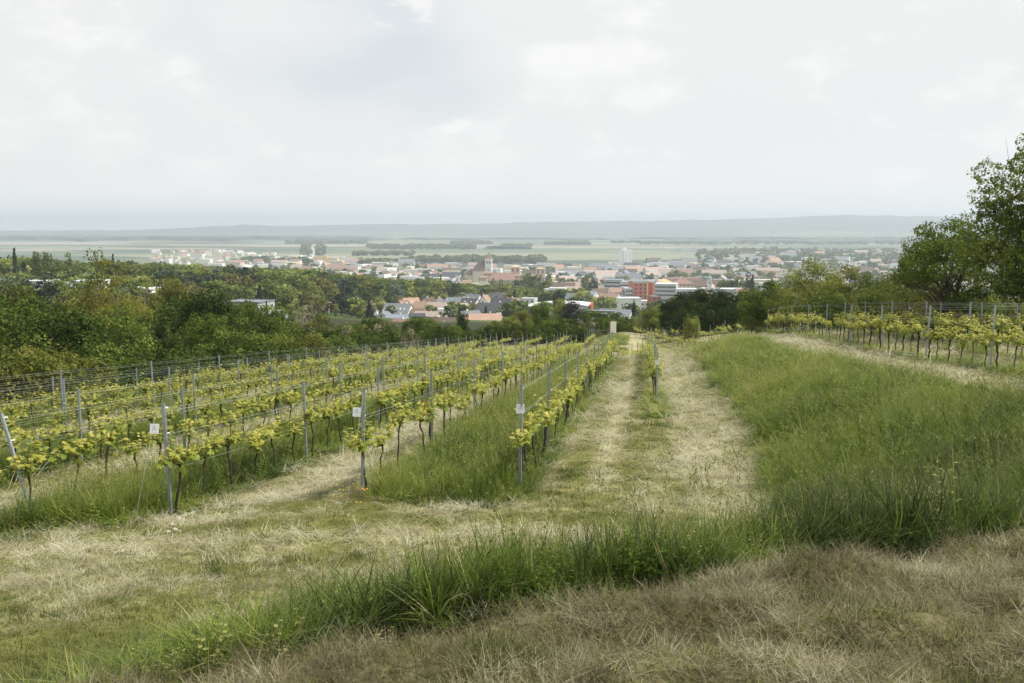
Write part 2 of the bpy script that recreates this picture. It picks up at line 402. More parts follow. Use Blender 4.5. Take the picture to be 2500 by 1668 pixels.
def ground_fine(x, y):
    z = ground_z(x, y); r0 = np.hypot(x, y)
    z = z + (r0 < 90)*(.035*vnoise(x*2.1, y*2.1, 41) + .03*vnoise(x*5.3, y*5.3, 42))*(1 - sstep(40, 90, r0))
    hay = (1 - sstep(.0, .5, edge_s(x, y)))*(r0 < 14)
    return z + hay*(.12*vnoise(x*1.5, y*3.2, 43) + .06*vnoise(x*3.6, y*5.0, 44))
def build_ground():
    m, N, L = newmat('ground')
    out = N('ShaderNodeOutputMaterial'); b = N('ShaderNodeBsdfPrincipled'); b.inputs['Roughness'].default_value = .95
    b.inputs['Specular IOR Level'].default_value = .1
    at_ = N('ShaderNodeAttribute'); at_.attribute_name = 'gcol'
    fa = N('ShaderNodeAttribute'); fa.attribute_name = 'farmix'
    geo = N('ShaderNodeNewGeometry')
    # near: fine mottling of cut straw and stubble
    n1 = N('ShaderNodeTexNoise'); n1.inputs['Scale'].default_value = 14; n1.inputs['Detail'].default_value = 6; n1.inputs['Roughness'].default_value = .7
    L(geo.outputs['Position'], n1.inputs['Vector'])
    mr = N('ShaderNodeMapRange'); L(n1.outputs['Fac'], mr.inputs['Value'])
    mr.inputs['From Min'].default_value = .3; mr.inputs['From Max'].default_value = .7; mr.inputs['To Min'].default_value = .55; mr.inputs['To Max'].default_value = 1.45
    sc = N('ShaderNodeVectorMath'); sc.operation = 'SCALE'; L(at_.outputs['Color'], sc.inputs[0]); L(mr.outputs[0], sc.inputs['Scale'])
    # far: the patchwork of fields on the plain
    mp = N('ShaderNodeMapping'); mp.inputs['Rotation'].default_value = (0, 0, rad(-24)); mp.inputs['Scale'].default_value = (1/1100, 1/420, 0)
    L(geo.outputs['Position'], mp.inputs['Vector'])
    wn = N('ShaderNodeTexNoise'); wn.inputs['Scale'].default_value = 1.6; L(mp.outputs[0], wn.inputs['Vector'])
    ad = N('ShaderNodeMix'); ad.data_type = 'VECTOR'; ad.inputs['Factor'].default_value = .12
    L(mp.outputs[0], ad.inputs['A']); L(wn.outputs['Color'], ad.inputs['B'])
    vo = N('ShaderNodeTexVoronoi'); vo.distance = 'CHEBYCHEV'; vo.inputs['Scale'].default_value = 1.0; vo.inputs['Randomness'].default_value = .9
    L(ad.outputs['Result'], vo.inputs['Vector'])
    wn2 = N('ShaderNodeSeparateColor'); L(vo.outputs['Color'], wn2.inputs[0])
    cr = N('ShaderNodeValToRGB'); cr.color_ramp.interpolation = 'CONSTANT'; el = cr.color_ramp.elements
    cols = [(.12,.155,.09),(.19,.21,.13),(.08,.105,.07),(.27,.25,.18),(.14,.17,.10),(.22,.235,.15),(.07,.09,.065),(.32,.285,.22),(.11,.14,.085)]
    el[0].position = 0; el[0].color = (*cols[0], 1); el[1].position = 1/9; el[1].color = (*cols[1], 1)
    for i in range(2, 9):
        e = el.new(i/9); e.color = (*cols[i], 1)
    L(wn2.outputs[0], cr.inputs[0])
    mx = N('ShaderNodeMix'); mx.data_type = 'RGBA'
    L(fa.outputs['Fac'], mx.inputs['Factor']); L(sc.outputs[0], mx.inputs['A']); L(cr.outputs[0], mx.inputs['B'])
    rg_ = N('ShaderNodeAttribute'); rg_.attribute_name = 'ridge'       # the far ridges are wooded
    mr_ = N('ShaderNodeMix'); mr_.data_type = 'RGBA'; mr_.inputs['B'].default_value = (.035, .05, .035, 1)
    L(rg_.outputs['Fac'], mr_.inputs['Factor']); L(mx.outputs['Result'], mr_.inputs['A'])
    L(mr_.outputs['Result'], b.inputs['Base Color'])
    n2 = N('ShaderNodeTexNoise'); n2.inputs['Scale'].default_value = 22; n2.inputs['Detail'].default_value = 6
    L(geo.outputs['Position'], n2.inputs['Vector'])
    bp = N('ShaderNodeBump'); bp.inputs['Strength'].default_value = .8; bp.inputs['Distance'].default_value = .05
    L(n2.outputs['Fac'], bp.inputs['Height']); L(bp.outputs[0], b.inputs['Normal'])
    L(b.outputs[0], out.inputs[0])
    O = np.array([0.0, -9.0])
    rr = np.concatenate([np.linspace(3, 11.4, 8), np.linspace(11.5, 30, 300), np.exp(np.linspace(math.log(30.08), math.log(17500), 330))]); nr, na = len(rr), 430
    aa = np.radians(np.linspace(-66, 66, na))
    R, A = np.meshgrid(rr, aa, indexing='ij')
    X = O[0] + R*np.sin(A); Y = O[1] + R*np.cos(A)
    x, y = X.ravel(), Y.ravel()
    z = ground_fine(x, y); r0 = np.hypot(x, y)
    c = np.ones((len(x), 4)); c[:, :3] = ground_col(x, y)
    fm = sstep(1700, 2900, r0)
    i = np.arange(nr-1)[:, None]*na + np.arange(na-1)[None]; i = i.ravel()
    f = np.stack([i, i+1, i+na+1, i+na], 1)[:, ::-1]
    me = mesh_np('ground', np.stack([x, y, z], 1), f, m, True, {'gcol': ('FLOAT_COLOR', c), 'farmix': ('FLOAT', fm), 'ridge': ('FLOAT', .85*sstep(8300, 10500, r0 + 500*vnoise(x/900, y/900, 55)))})
    o = obj('ground', me); tag(o, 'mown vineyard slope running down to the wide plain and distant ridges', kind='structure')
    return o
build_ground()

def build_haze():
    m, N, L = newmat('haze')
    out = N('ShaderNodeOutputMaterial'); v = N('ShaderNodeVolumePrincipled')
    v.inputs['Color'].default_value = (.71, .80, .915, 1); v.inputs['Density'].default_value = HAZE_D
    v.inputs['Anisotropy'].default_value = .25
    L(v.outputs[0], out.inputs['Volume'])
    o = MB().box(-18000, 18000, -500, 18500, -125, 140).build('haze', m)
    tag(o, 'pale bluish summer haze filling the air over the plain', kind='stuff')
HAZE_D = 1/7300
build_haze()

# ------------------------------------------------------------------ grass, straw and stubble (stuff: instanced clumps)
def grassmat(name, stops, tips, trans=.35, rough=.55):
    """stops: colours picked by the clump's own tint; tips: colour the blade ends dry towards"""
    m, N, L = newmat(name)
    out = N('ShaderNodeOutputMaterial')
    ti = N('ShaderNodeAttribute'); ti.attribute_type = 'INSTANCER'; ti.attribute_name = 'tint'
    bl = N('ShaderNodeAttribute'); bl.attribute_name = 'blade'
    al = N('ShaderNodeAttribute'); al.attribute_name = 'along'
    a = N('ShaderNodeMath'); a.operation = 'MULTIPLY_ADD'; a.inputs[1].default_value = .45
    sb = N('ShaderNodeMath'); sb.operation = 'SUBTRACT'; sb.inputs[1].default_value = .225
    L(bl.outputs['Fac'], a.inputs[0]); L(ti.outputs['Fac'], sb.inputs[0]); L(sb.outputs[0], a.inputs[2])
    cr = N('ShaderNodeValToRGB'); el = cr.color_ramp.elements
    el[0].position = 0; el[0].color = (*stops[0], 1); el[1].position = 1; el[1].color = (*stops[-1], 1)
    for i in range(1, len(stops)-1):
        e = el.new(i/(len(stops)-1)); e.color = (*stops[i], 1)
    L(a.outputs[0], cr.inputs[0])
    mx = N('ShaderNodeMix'); mx.data_type = 'RGBA'; mx.inputs['B'].default_value = (*tips, 1)
    pw = N('ShaderNodeMath'); pw.operation = 'POWER'; L(al.outputs['Fac'], pw.inputs[0]); pw.inputs[1].default_value = 3
    hf = N('ShaderNodeMath'); hf.operation = 'MULTIPLY'; L(pw.outputs[0], hf.inputs[0]); hf.inputs[1].default_value = .5
    L(hf.outputs[0], mx.inputs['Factor']); L(cr.outputs[0], mx.inputs['A'])
    b = N('ShaderNodeBsdfPrincipled'); b.inputs['Roughness'].default_value = rough; b.inputs['Specular IOR Level'].default_value = .18
    t = N('ShaderNodeBsdfTranslucent'); ms = N('ShaderNodeMixShader'); ms.inputs[0].default_value = trans
    L(mx.outputs['Result'], b.inputs['Base Color']); L(mx.outputs['Result'], t.inputs['Color'])
    L(b.outputs[0], ms.inputs[1]); L(t.outputs[0], ms.inputs[2]); L(ms.outputs[0], out.inputs[0])
    return m
def blades(n, lmin, lmax, w, spread, lean, rng, curl=1.0, lift=0.0, segs=3):
    """n curved grass blades rooted within `spread`; lean 0 upright .. 1 lying"""
    V = []; F4 = []; F3 = []; B = []; A = []
    for i in range(n):
        an = rng.uniform(0, 2*math.pi); rr = spread*math.sqrt(rng.uniform()); p = np.array([rr*math.cos(an), rr*math.sin(an), lift*rng.uniform()])
        Ln = rng.uniform(lmin, lmax); d = rng.uniform(0, 2*math.pi); el = rng.normal(lean, .18)
        el = min(max(el, .02), 1.45); tone = rng.uniform()
        cu = curl*rng.uniform(.3, 1.2)/segs; side = np.array([-math.sin(d), math.cos(d), 0])
        ww = w*rng.uniform(.6, 1.3); b0 = len(V)
        for k in range(segs+1):
            t = k/segs; wk = ww*(1-t**1.6)*.5
            if k == segs: V.append(p.copy()); B.append(tone); A.append(1)
            else:
                V.append(p - side*wk); V.append(p + side*wk); B += [tone]*2; A += [t]*2
            e = el + cu*k
            p = p + (Ln/segs)*np.array([math.cos(d)*math.sin(e), math.sin(d)*math.sin(e), math.cos(e)])
            if p[2] < .004 and lean > .9: p[2] = .004
        for k in range(segs-1): F4.append((b0+2*k, b0+2*k+1, b0+2*k+3, b0+2*k+2))
        F3.append((b0+2*segs-2, b0+2*segs-1, b0+2*segs))
    return V, F4, F3, B, A
def merge(*parts):
    V = []; F4 = []; F3 = []; B = []; A = []
    for v, f4, f3, b, a in parts:
        o = len(V); V += v; F4 += [tuple(i+o for i in f) for f in f4]; F3 += [tuple(i+o for i in f) for f in f3]; B += b; A += a
    return V, F4, F3, B, A
def clump_mesh(name, parts, mat):
    V, F4, F3, B, A = parts
    return mesh_np(name, np.array(V), [np.array(F4), np.array(F3)], mat, True, {'blade': ('FLOAT', B), 'along': ('FLOAT', A)})
def seed_stalks(n, lmin, lmax, spread, rng):
    """thin stalks with a feathery head"""
    out = []
    for i in range(n):
        st = blades(1, lmin, lmax, .004, spread, .16, rng, .35, segs=4)
        tip = np.array(st[0][-1]); hv = []; f3 = []; b = []; a = []
        for k in range(7):
            q = tip - np.array([0, 0, .02*k]); d = rng.uniform(0, 6.28); s_ = .012+.004*k
            o = len(hv); hv += [q, q + np.array([math.cos(d)*s_, math.sin(d)*s_, .022]), q + np.array([math.cos(d+.5)*s_*.6, math.sin(d+.5)*s_*.6, .035])]
            f3.append((o, o+1, o+2)); b += [.95]*3; a += [.9]*3
        out += [st, (hv, [], f3, b, a)]
    return merge(*out)
def weed(n, H, rng):
    """broad-leaved stems"""
    V = []; F4 = []; B = []; A = []
    for i in range(n):
        x, y = rng.normal(0, .07, 2); h = H*rng.uniform(.6, 1.1); tone = rng.uniform()
        for k in range(11):
            z = h*(.15 + .85*k/11); d = k*2.4 + rng.uniform(0, .8); L_ = (.09-.05*k/11)*rng.uniform(.7, 1.3); w = L_*.32
            c, s_ = math.cos(d), math.sin(d); p = np.array([x, y, z]); o = len(V)
            dv = np.array([c, s_, .55]); sv = np.array([-s_, c, 0])
            V += [p, p + dv*L_*.5 - sv*w, p + dv*L_ - np.array([0, 0, .02]), p + dv*L_*.5 + sv*w]
            F4.append((o, o+1, o+2, o+3)); B += [tone]*4; A += [.2]*4
        o = len(V); V += [np.array([x-.004, y, 0]), np.array([x+.004, y, 0]), np.array([x+.002, y, h]), np.array([x-.002, y, h])]
        F4.append((o, o+1, o+2, o+3)); B += [tone]*4; A += [.2]*4
    return V, F4, [], B, A
def scatter(name, label, meshes, pos, rot, scl, tint, pick):
    """one stuff object: points carrying instances of the given clump meshes"""
    col = bpy.data.collections.new(name + '_clumps')
    for i, me in enumerate(meshes):
        o = bpy.data.objects.new('%s_clump_%02d' % (name, i), me); col.objects.link(o)
    me = bpy.data.meshes.new(name); me.vertices.add(len(pos)); me.vertices.foreach_set('co', np.asarray(pos, dtype=np.float32).ravel())
    for k, typ, arr in (('rot', 'FLOAT_VECTOR', rot), ('scl', 'FLOAT_VECTOR', scl), ('tint', 'FLOAT', tint)):
        a = me.attributes.new(k, typ, 'POINT'); a.data.foreach_set('vector' if typ == 'FLOAT_VECTOR' else 'value', np.asarray(arr, dtype=np.float32).ravel())
    a = me.attributes.new('pick', 'INT', 'POINT'); a.data.foreach_set('value', np.asarray(pick, dtype=np.int32))
    me.update(); o = obj(name, me); tag(o, label, kind='stuff')
    ng = bpy.data.node_groups.new(name + '_nodes', 'GeometryNodeTree')
    ng.interface.new_socket('Geometry', in_out='INPUT', socket_type='NodeSocketGeometry')
    ng.interface.new_socket('Geometry', in_out='OUTPUT', socket_type='NodeSocketGeometry')
    N = ng.nodes.new; L = ng.links.new
    gi = N('NodeGroupInput'); go = N('NodeGroupOutput'); ip = N('GeometryNodeInstanceOnPoints'); ci = N('GeometryNodeCollectionInfo')
    ci.inputs['Collection'].default_value = col; ci.inputs['Separate Children'].default_value = True; ci.inputs['Reset Children'].default_value = True
    def na(nm, dt):
        n = N('GeometryNodeInputNamedAttribute'); n.data_type = dt; n.inputs['Name'].default_value = nm; return n
    L(gi.outputs[0], ip.inputs['Points']); L(ci.outputs[0], ip.inputs['Instance'])
    ip.inputs['Pick Instance'].default_value = True
    L(na('pick', 'INT').outputs['Attribute'], ip.inputs['Instance Index'])
    e2r = N('FunctionNodeEulerToRotation'); L(na('rot', 'FLOAT_VECTOR').outputs['Attribute'], e2r.inputs[0]); L(e2r.outputs[0], ip.inputs['Rotation'])
    L(na('scl', 'FLOAT_VECTOR').outputs['Attribute'], ip.inputs['Scale'])
    L(ip.outputs[0], go.inputs[0])
    md = o.modifiers.new('clumps', 'NODES'); md.node_group = ng
    return o
def sample_rings(rings, seed, xmargin=160):
    """points over the visible ground; rings = [(d0, d1, per m2)] -> x, y, ring index"""
    g = np.random.default_rng(seed); xs = []; ys = []; ri = []
    for i, (d0, d1, den) in enumerate(rings):
        w = (1250 + xmargin)/FPX
        n = int(den*(w*(d1*d1 - d0*d0) + 4.4*(d1 - d0)))
        y = np.interp(g.uniform(0, 1, n), (lambda q: (w*(q*q - d0*d0) + 4.4*(q - d0))/(w*(d1*d1 - d0*d0) + 4.4*(d1 - d0)))(np.linspace(d0, d1, 60)), np.linspace(d0, d1, 60)); x = g.uniform(-1, 1, n)*(w*y + 2.2)
        xs.append(x); ys.append(y); ri.append(np.full(n, i))
    return np.concatenate(xs), np.concatenate(ys), np.concatenate(ri), g

GREENS = [(.020,.044,.007), (.075,.135,.014), (.18,.255,.028), (.29,.325,.06), (.40,.37,.17)]
M_GRASS = grassmat('meadow_grass', GREENS, (.26,.25,.10), .40)
M_MOWN = grassmat('stubble', [(.045,.075,.013), (.115,.145,.028), (.20,.195,.05), (.33,.28,.13)], (.33,.29,.14), .35)
M_STRAW = grassmat('straw', [(.085,.074,.032), (.215,.19,.098), (.42,.395,.255), (.55,.535,.41)], (.50,.45,.31), .25, .5)

def build_grass():
    rg = np.random.default_rng(5)
    R_TALL = [(3.2, 7, 260), (7, 12, 170), (12, 20, 90), (20, 35, 38), (35, 60, 18), (60, 135, 5)]
    x, y, ri, g = sample_rings(R_TALL, 101)
    h = tall_grass(x, y); keep = h > .07*g.uniform(.6, 1.6, len(x)); x, y, ri, h = x[keep], y[keep], ri[keep], h[keep]
    tall = [clump_mesh('grass_a', blades(20, .45, 1.0, .010, .10, .22, rg, .9), M_GRASS),
            clump_mesh('grass_b', merge(blades(16, .4, .95, .009, .11, .30, rg, 1.2), seed_stalks(2, .8, 1.25, .08, rg)), M_GRASS),
            clump_mesh('grass_c', blades(15, .4, 1.1, .016, .11, .45, rg, 1.6, segs=4), M_GRASS),
            clump_mesh('grass_d', merge(blades(15, .3, .8, .007, .12, .2, rg, .6), seed_stalks(3, .8, 1.3, .1, rg)), M_GRASS),
            clump_mesh('grass_e', merge(weed(4, .85, rg), blades(7, .3, .8, .009, .1, .25, rg)), M_GRASS)]
    n = len(x); z = ground_fine(x, y) - .02
    Xp = x - BEAR*y
    wid = np.array([.60, .75, 1.0, 1.45, 2.1, 3.4])[ri]
    hh = h*g.uniform(.7, 1.4, n)*np.clip(1 + .45*vnoise(x*1.9, y*1.9, 61) + .35*vnoise(x*.7, y*.7, 65), .4, 1.6)
    lush = vnoise(x*.35, y*.35, 62)*.5 + vnoise(x*1.4, y*1.4, 63)*.5
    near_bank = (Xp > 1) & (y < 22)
    tint = .42 + .40*lush + g.normal(0, .15, n) + .10*sstep(20, 45, y) - .26*near_bank*(1 - sstep(11, 19, y)) - .05*near_bank - .20*(edge_s(x, y) < 2.0)*(Xp < 2.2)  # terrace-edge strip and near bank tinted darker, shade put into the grass colour
    dry = g.uniform(size=n) < .05; tint = np.where(dry, g.uniform(.85, 1.0, n), tint)
    alley = Xp < -2
    tint = np.where(alley, tint - .03, tint)
    rot = np.stack([g.normal(0, .16, n), g.normal(0, .16, n), g.uniform(0, 6.28, n)], 1)
    # the long bank is combed over by wind and its own weight
    flop = sstep(-.1, .4, vnoise(x*.8 + 5, y*.8, 64))*(Xp > 1)*(y < 40)
    rot[:, 0] += flop*g.normal(.25, .35, n); rot[:, 1] += flop*g.normal(.15, .38, n)
    pick = g.choice(5, n, p=[.30, .22, .20, .18, .10])
    patch = vnoise(x*.9, y*.9, 66) + .5*vnoise(x*2.6, y*2.6, 67)      # species grow in patches
    u_ = g.uniform(size=n)
    pick = np.where((patch > .45) & (u_ < .6), 3, pick); pick = np.where((patch < -.45) & (u_ < .5), 4, pick)
    bm_ = (edge_s(x, y) < 2.2) & (Xp < 2.2); pick = np.where(bm_ & (u_ < .16), 4, pick); pick = np.where(bm_ & (u_ > .72), 2, pick)
    pick = np.where(near_bank & (y < 11) & (u_ > .75), 2, pick)
    hh = np.where(pick == 4, hh*.8, hh)
    pick = np.where((y < 9) & (pick == 3), 0, pick)
    scl = np.stack([wid*g.uniform(.8, 1.25, n)]*2 + [hh], 1)
    far = ri >= 3
    scl[far, :2] *= .9
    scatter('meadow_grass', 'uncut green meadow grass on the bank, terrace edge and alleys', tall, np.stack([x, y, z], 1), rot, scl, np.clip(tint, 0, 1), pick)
    # scattered tall seed stalks in front of the track
    # stubble: the mown sward
    R_M = [(3.2, 7, 420), (7, 12, 150), (12, 20, 62), (20, 35, 24), (35, 66, 8)]
    x, y, ri, g = sample_rings(R_M, 102)
    h = tall_grass(x, y); s = straw_amount(x, y); Xp = x - BEAR*y
    keep = (h < .12) & (g.uniform(size=len(x)) > .72*s) & (Xp > -27); x, y, ri, s = x[keep], y[keep], ri[keep], s[keep]
    n = len(x); z = ground_fine(x, y) - .005
    mown = [clump_mesh('stubble_a', blades(16, .03, .10, .006, .09, .35, rg, .8, segs=2), M_MOWN),
            clump_mesh('stubble_b', blades(14, .04, .13, .006, .10, .55, rg, .9, segs=2), M_MOWN),
            clump_mesh('stubble_c', merge(blades(10, .03, .09, .006, .09, .4, rg, segs=2), blades(5, .1, .22, .005, .1, 1.3, rg, .4, .04, segs=2)), M_MOWN)]
    wid = np.array([.8, .95, 1.4, 2.1, 3.4])[ri]
    tuft = sstep(.25, .8, vnoise(x*1.1, y*1.1, 71)*.6 + vnoise(x*3.1, y*3.1, 72)*.5)
    scl = np.stack([wid*g.uniform(.8, 1.3, n)]*2 + [(.75 + 1.0*tuft)*g.uniform(.6, 1.4, n)*np.where(ri > 2, 1.1, 1)], 1)
    tint = .48 - .42*tuft + .35*(s-.3) + g.normal(0, .13, n) + .12*vnoise(x*.5, y*.5, 73)
    rot = np.stack([g.normal(0, .2, n), g.normal(0, .2, n), g.uniform(0, 6.28, n)], 1)
    scatter('mown_grass', 'short yellowing mown grass covering the headland and tracks', mown, np.stack([x, y, z], 1), rot, scl, np.clip(tint, 0, 1), g.integers(0, 3, n))
    # straw: cut grass left lying
    R_S = [(3.2, 7, 800), (7, 12, 200), (12, 20, 60), (20, 35, 22), (35, 66, 9)]
    x, y, ri, g = sample_rings(R_S, 103)
    h = tall_grass(x, y); s = straw_amount(x, y); Xp = x - BEAR*y
    heap = sstep(-.35, .35, vnoise(x*1.6, y*3.0, 83)*.6 + vnoise(x*4, y*6, 84)*.5)
    keep = (h < .2) & (g.uniform(size=len(x)) < s**1.3*np.where(edge_s(x, y) < .4, .40 + .7*heap, 1)) & (Xp > -27); x, y, ri, s = x[keep], y[keep], ri[keep], s[keep]
    n = len(x); z = ground_fine(x, y)
    straw = [clump_mesh('straw_a', blades(18, .10, .30, .005, .14, 1.35, rg, .25, .05, segs=2), M_STRAW),
             clump_mesh('straw_b', blades(16, .12, .34, .005, .12, 1.2, rg, .6, .07, segs=3), M_STRAW),
             clump_mesh('straw_c', blades(26, .06, .20, .005, .14, 1.15, rg, .4, .05, segs=2), M_STRAW)]
    wid = np.array([.46, .7, 1.15, 1.9, 3.0])[ri]
    ter = edge_s(x, y) < .4
    heap2 = sstep(-.35, .35, vnoise(x*1.6, y*3.0, 83)*.6 + vnoise(x*4, y*6, 84)*.5)
    tint = np.where(ter, .05 + .32*heap2, .68) + .26*vnoise(x*1.1, y*2.4, 81) + np.where(ter, .18, 0)*vnoise(x*3.7, y*6, 82) + g.normal(0, .15, n) - .12*(y < 11)*(~ter)
    scl = np.stack([wid*g.uniform(.8, 1.3, n)]*2 + [g.uniform(.5, 1.3, n)*np.where(ter, .95, .9)], 1)
    rot = np.stack([g.normal(0, .22, n), g.normal(0, .22, n), g.uniform(0, 6.28, n)], 1)
    scatter('cut_straw', 'pale dry cut grass lying in swaths on the mown ground', straw, np.stack([x, y, z], 1), rot, scl, np.clip(tint, 0, 1), g.integers(0, 3, n))
build_grass()

# ------------------------------------------------------------------ foliage material shared by vines, shrubs and trees
def leafmat(name, c_lo, c_mid, c_hi, trans=.35, rough=.5, var=.22):
    m, N, L = newmat(name)
    out = N('ShaderNodeOutputMaterial')
    a = N('ShaderNodeAttribute'); a.attribute_name = 'tone'
    oi = N('ShaderNodeObjectInfo')
    ma = N('ShaderNodeMath'); ma.operation = 'MULTIPLY_ADD'; ma.inputs[1].default_value = var; L(oi.outputs['Random'], ma.inputs[0])
    sb = N('ShaderNodeMath'); sb.operation = 'SUBTRACT'; L(a.outputs['Fac'], sb.inputs[0]); sb.inputs[1].default_value = var/2
    L(sb.outputs[0], ma.inputs[2])
    cr = N('ShaderNodeValToRGB'); el = cr.color_ramp.elements
    el[0].position = 0; el[0].color = (*c_lo, 1); el[1].position = 1; el[1].color = (*c_hi, 1)
    e = el.new(.5); e.color = (*c_mid, 1); L(ma.outputs[0], cr.inputs[0])
    if name == 'vine_leaf':
        b = N('ShaderNodeBsdfPrincipled'); b.inputs['Roughness'].default_value = rough; b.inputs['Specular IOR Level'].default_value = .3
        L(cr.outputs[0], b.inputs['Base Color'])
    else:
        b = N('ShaderNodeBsdfDiffuse'); L(cr.outputs[0], b.inputs['Color'])
    t = N('ShaderNodeBsdfTranslucent'); ms = N('ShaderNodeMixShader'); ms.inputs[0].default_value = trans
    ms.inputs[0].default_value = trans; L(cr.outputs[0], t.inputs['Color'])
    L(b.outputs[0], ms.inputs[1]); L(t.outputs[0], ms.inputs[2]); L(ms.outputs[0], out.inputs[0])
    return m
M_VINE = leafmat('vine_leaf', (.13,.20,.033), (.33,.36,.058), (.56,.49,.11), .42, .42, .12)
M_BARK_V = principled('vine_bark', (.045, .032, .024), .9, noise=(30, .4), bump=(60, .8))
M_ZINC = principled('galvanised_steel', (.33, .37, .41), .5, .55, noise=(9, .2), spec=.4)
M_WIRE = principled('steel_wire', (.42, .43, .42), .45, .5)
M_PLATE = principled('sign_plate', (.74, .77, .80), .45, noise=(3, .05))
M_PRINT = principled('sign_print', (.33, .36, .42), .6)
M_GREYWOOD = principled('weathered_wood', (.25, .225, .19), .9, noise=(12, .3), bump=(40, .5))
M_WHITEP = principled('white_paint', (.78, .78, .76), .6, noise=(2, .06))

ORD = ['first','second','third','fourth','fifth','sixth','seventh','eighth','ninth','tenth','eleventh','twelfth','thirteenth','fourteenth','fifteenth','sixteenth','seventeenth','eighteenth','nineteenth','twentieth']
TENS = {2: 'twenty', 3: 'thirty', 4: 'forty', 5: 'fifty', 6: 'sixty', 7: 'seventy'}
def ordinal(n):               # n from 0
    if n < 20: return ORD[n]
    n += 1; t, u = divmod(n, 10)
    if u == 0: return TENS[t][:-1] + 'ieth'
    return TENS[t] + '-' + ORD[u-1]
def row_pt(xp, y): return (xp + BEAR*y, y, gz(xp + BEAR*y, y))
ROW_AZ = -math.atan(BEAR)     # rotation that turns +Y onto the row direction

# ---- posts
U_SEC = [(-.026,-.02),(.026,-.02),(.026,.024),(.020,.024),(.020,-.014),(-.020,-.014),(-.020,.024),(-.026,.024)]
def post_mesh(h=1.93):
    V = [(x, y, z) for z in (-.35, h) for x, y in U_SEC]; n = len(U_SEC)
    F = [(k, (k+1) % n, n+(k+1) % n, n+k) for k in range(n)] + [tuple(range(n))[::-1], tuple(range(n, 2*n))]
    return MB().add(V, F).mesh('trellis_post', M_ZINC)
POST_ME = post_mesh()
HOOK_ME = MB().box(.027, .050, -.006, .010, -.006, .006).box(.046, .051, -.006, .010, .006, .020).mesh('wire_hook', M_ZINC)
CLAMP_ME = MB().tube([(0, .03, 0), (0, .13, 0)], .013, 8).tube([(0, .0, 0), (0, .03, 0)], .005, 6).mesh('wire_tensioner', M_WHITEP)
WIRE_H = (1.87, 1.80, 1.42, 1.34, .80)
n_posts = 0
def place_post(xp, y, label, group, tilt=(0, 0), hooks=False, end=False, h=1.0):
    p = row_pt(xp, y)
    o = obj('trellis_post', POST_ME, None, p, ROW_AZ + random.uniform(-.12, .12))
    o.rotation_euler = (tilt[0] + random.gauss(0, .012), tilt[1] + random.gauss(0, .012), o.rotation_euler[2])
    o.scale = (1, 1, h)
    tag(o, label, 'post', group)
    if hooks and not end:
        for hz in (1.87, 1.42, 1.10, .80):
            k = obj('wire_hook', HOOK_ME, o, (0, 0, hz))
    if end:
        for hz in (1.84, 1.40, .80):
            k = obj('wire_tensioner', CLAMP_ME, o, (0, 0, hz))
    return o
def sign_plate(xp, y, hz, label, dx=0.0, roll=0.0, yaw=0.0, fwd=.045):
    p = row_pt(xp, y)
    t = empty('sign_plate', (p[0] + dx, p[1] - fwd, p[2] + hz))
    t.rotation_euler = (rad(-4), roll, yaw)
    tag(t, label, 'sign', 'white plates on the row ends')
    pl = MB().box(-.073, .073, -.002, .002, -.083, .083).build('plate', M_PLATE, t)
    em = MB()                         # a small bunch-like emblem and lines of small print
    for cx, cz, r in ((0, .050, .007), (-.008, .038, .006), (.008, .038, .006), (0, .029, .007), (0, .019, .004)):
        em.add([(cx + r*math.cos(a), -.0035, cz + r*math.sin(a)) for a in [2*math.pi*k/8 for k in range(8)]], [tuple(range(8))])
    em.build('emblem', M_PRINT, t)
    tx = MB()
    for z0, w in ((.004, .04), (-.010, .03), (-.022, .036), (-.062, .034)):
        x = -w
        while x < w:
            ww = random.uniform(.005, .012); tx.add([(x, -.0035, z0), (min(x+ww, w), -.0035, z0), (min(x+ww, w), -.0035, z0+.006), (x, -.0035, z0+.006)], [(0, 1, 2, 3)]); x += ww + .004
    tx.build('print_lines', M_PRINT, t)
    cl = MB().box(-.006, .006, .002, .045, .03, .036).build('bracket', M_ZINC, t)
    return t
def wire(xp, ys, hz, label, group, side=.03, name='trellis_wire', r=.0026):
    pts = []
    ys = list(ys)
    for a, b in zip(ys[:-1], ys[1:]):
        for k in range(3):
            t = k/3; yy = a + (b-a)*t; x, y, _ = row_pt(xp, yy)
            za = gz(xp + BEAR*a, a); zb = gz(xp + BEAR*b, b)
            pts.append((x + side, y, za + (zb-za)*t + hz - .05*4*t*(1-t)*(.4 if hz > 1 else .2)))
    x, y, z = row_pt(xp, ys[-1]); pts.append((x + side, y, z + hz))
    o = MB().tube(pts, r, 4).build(name, M_WIRE); tag(o, label, 'wire', group); return o

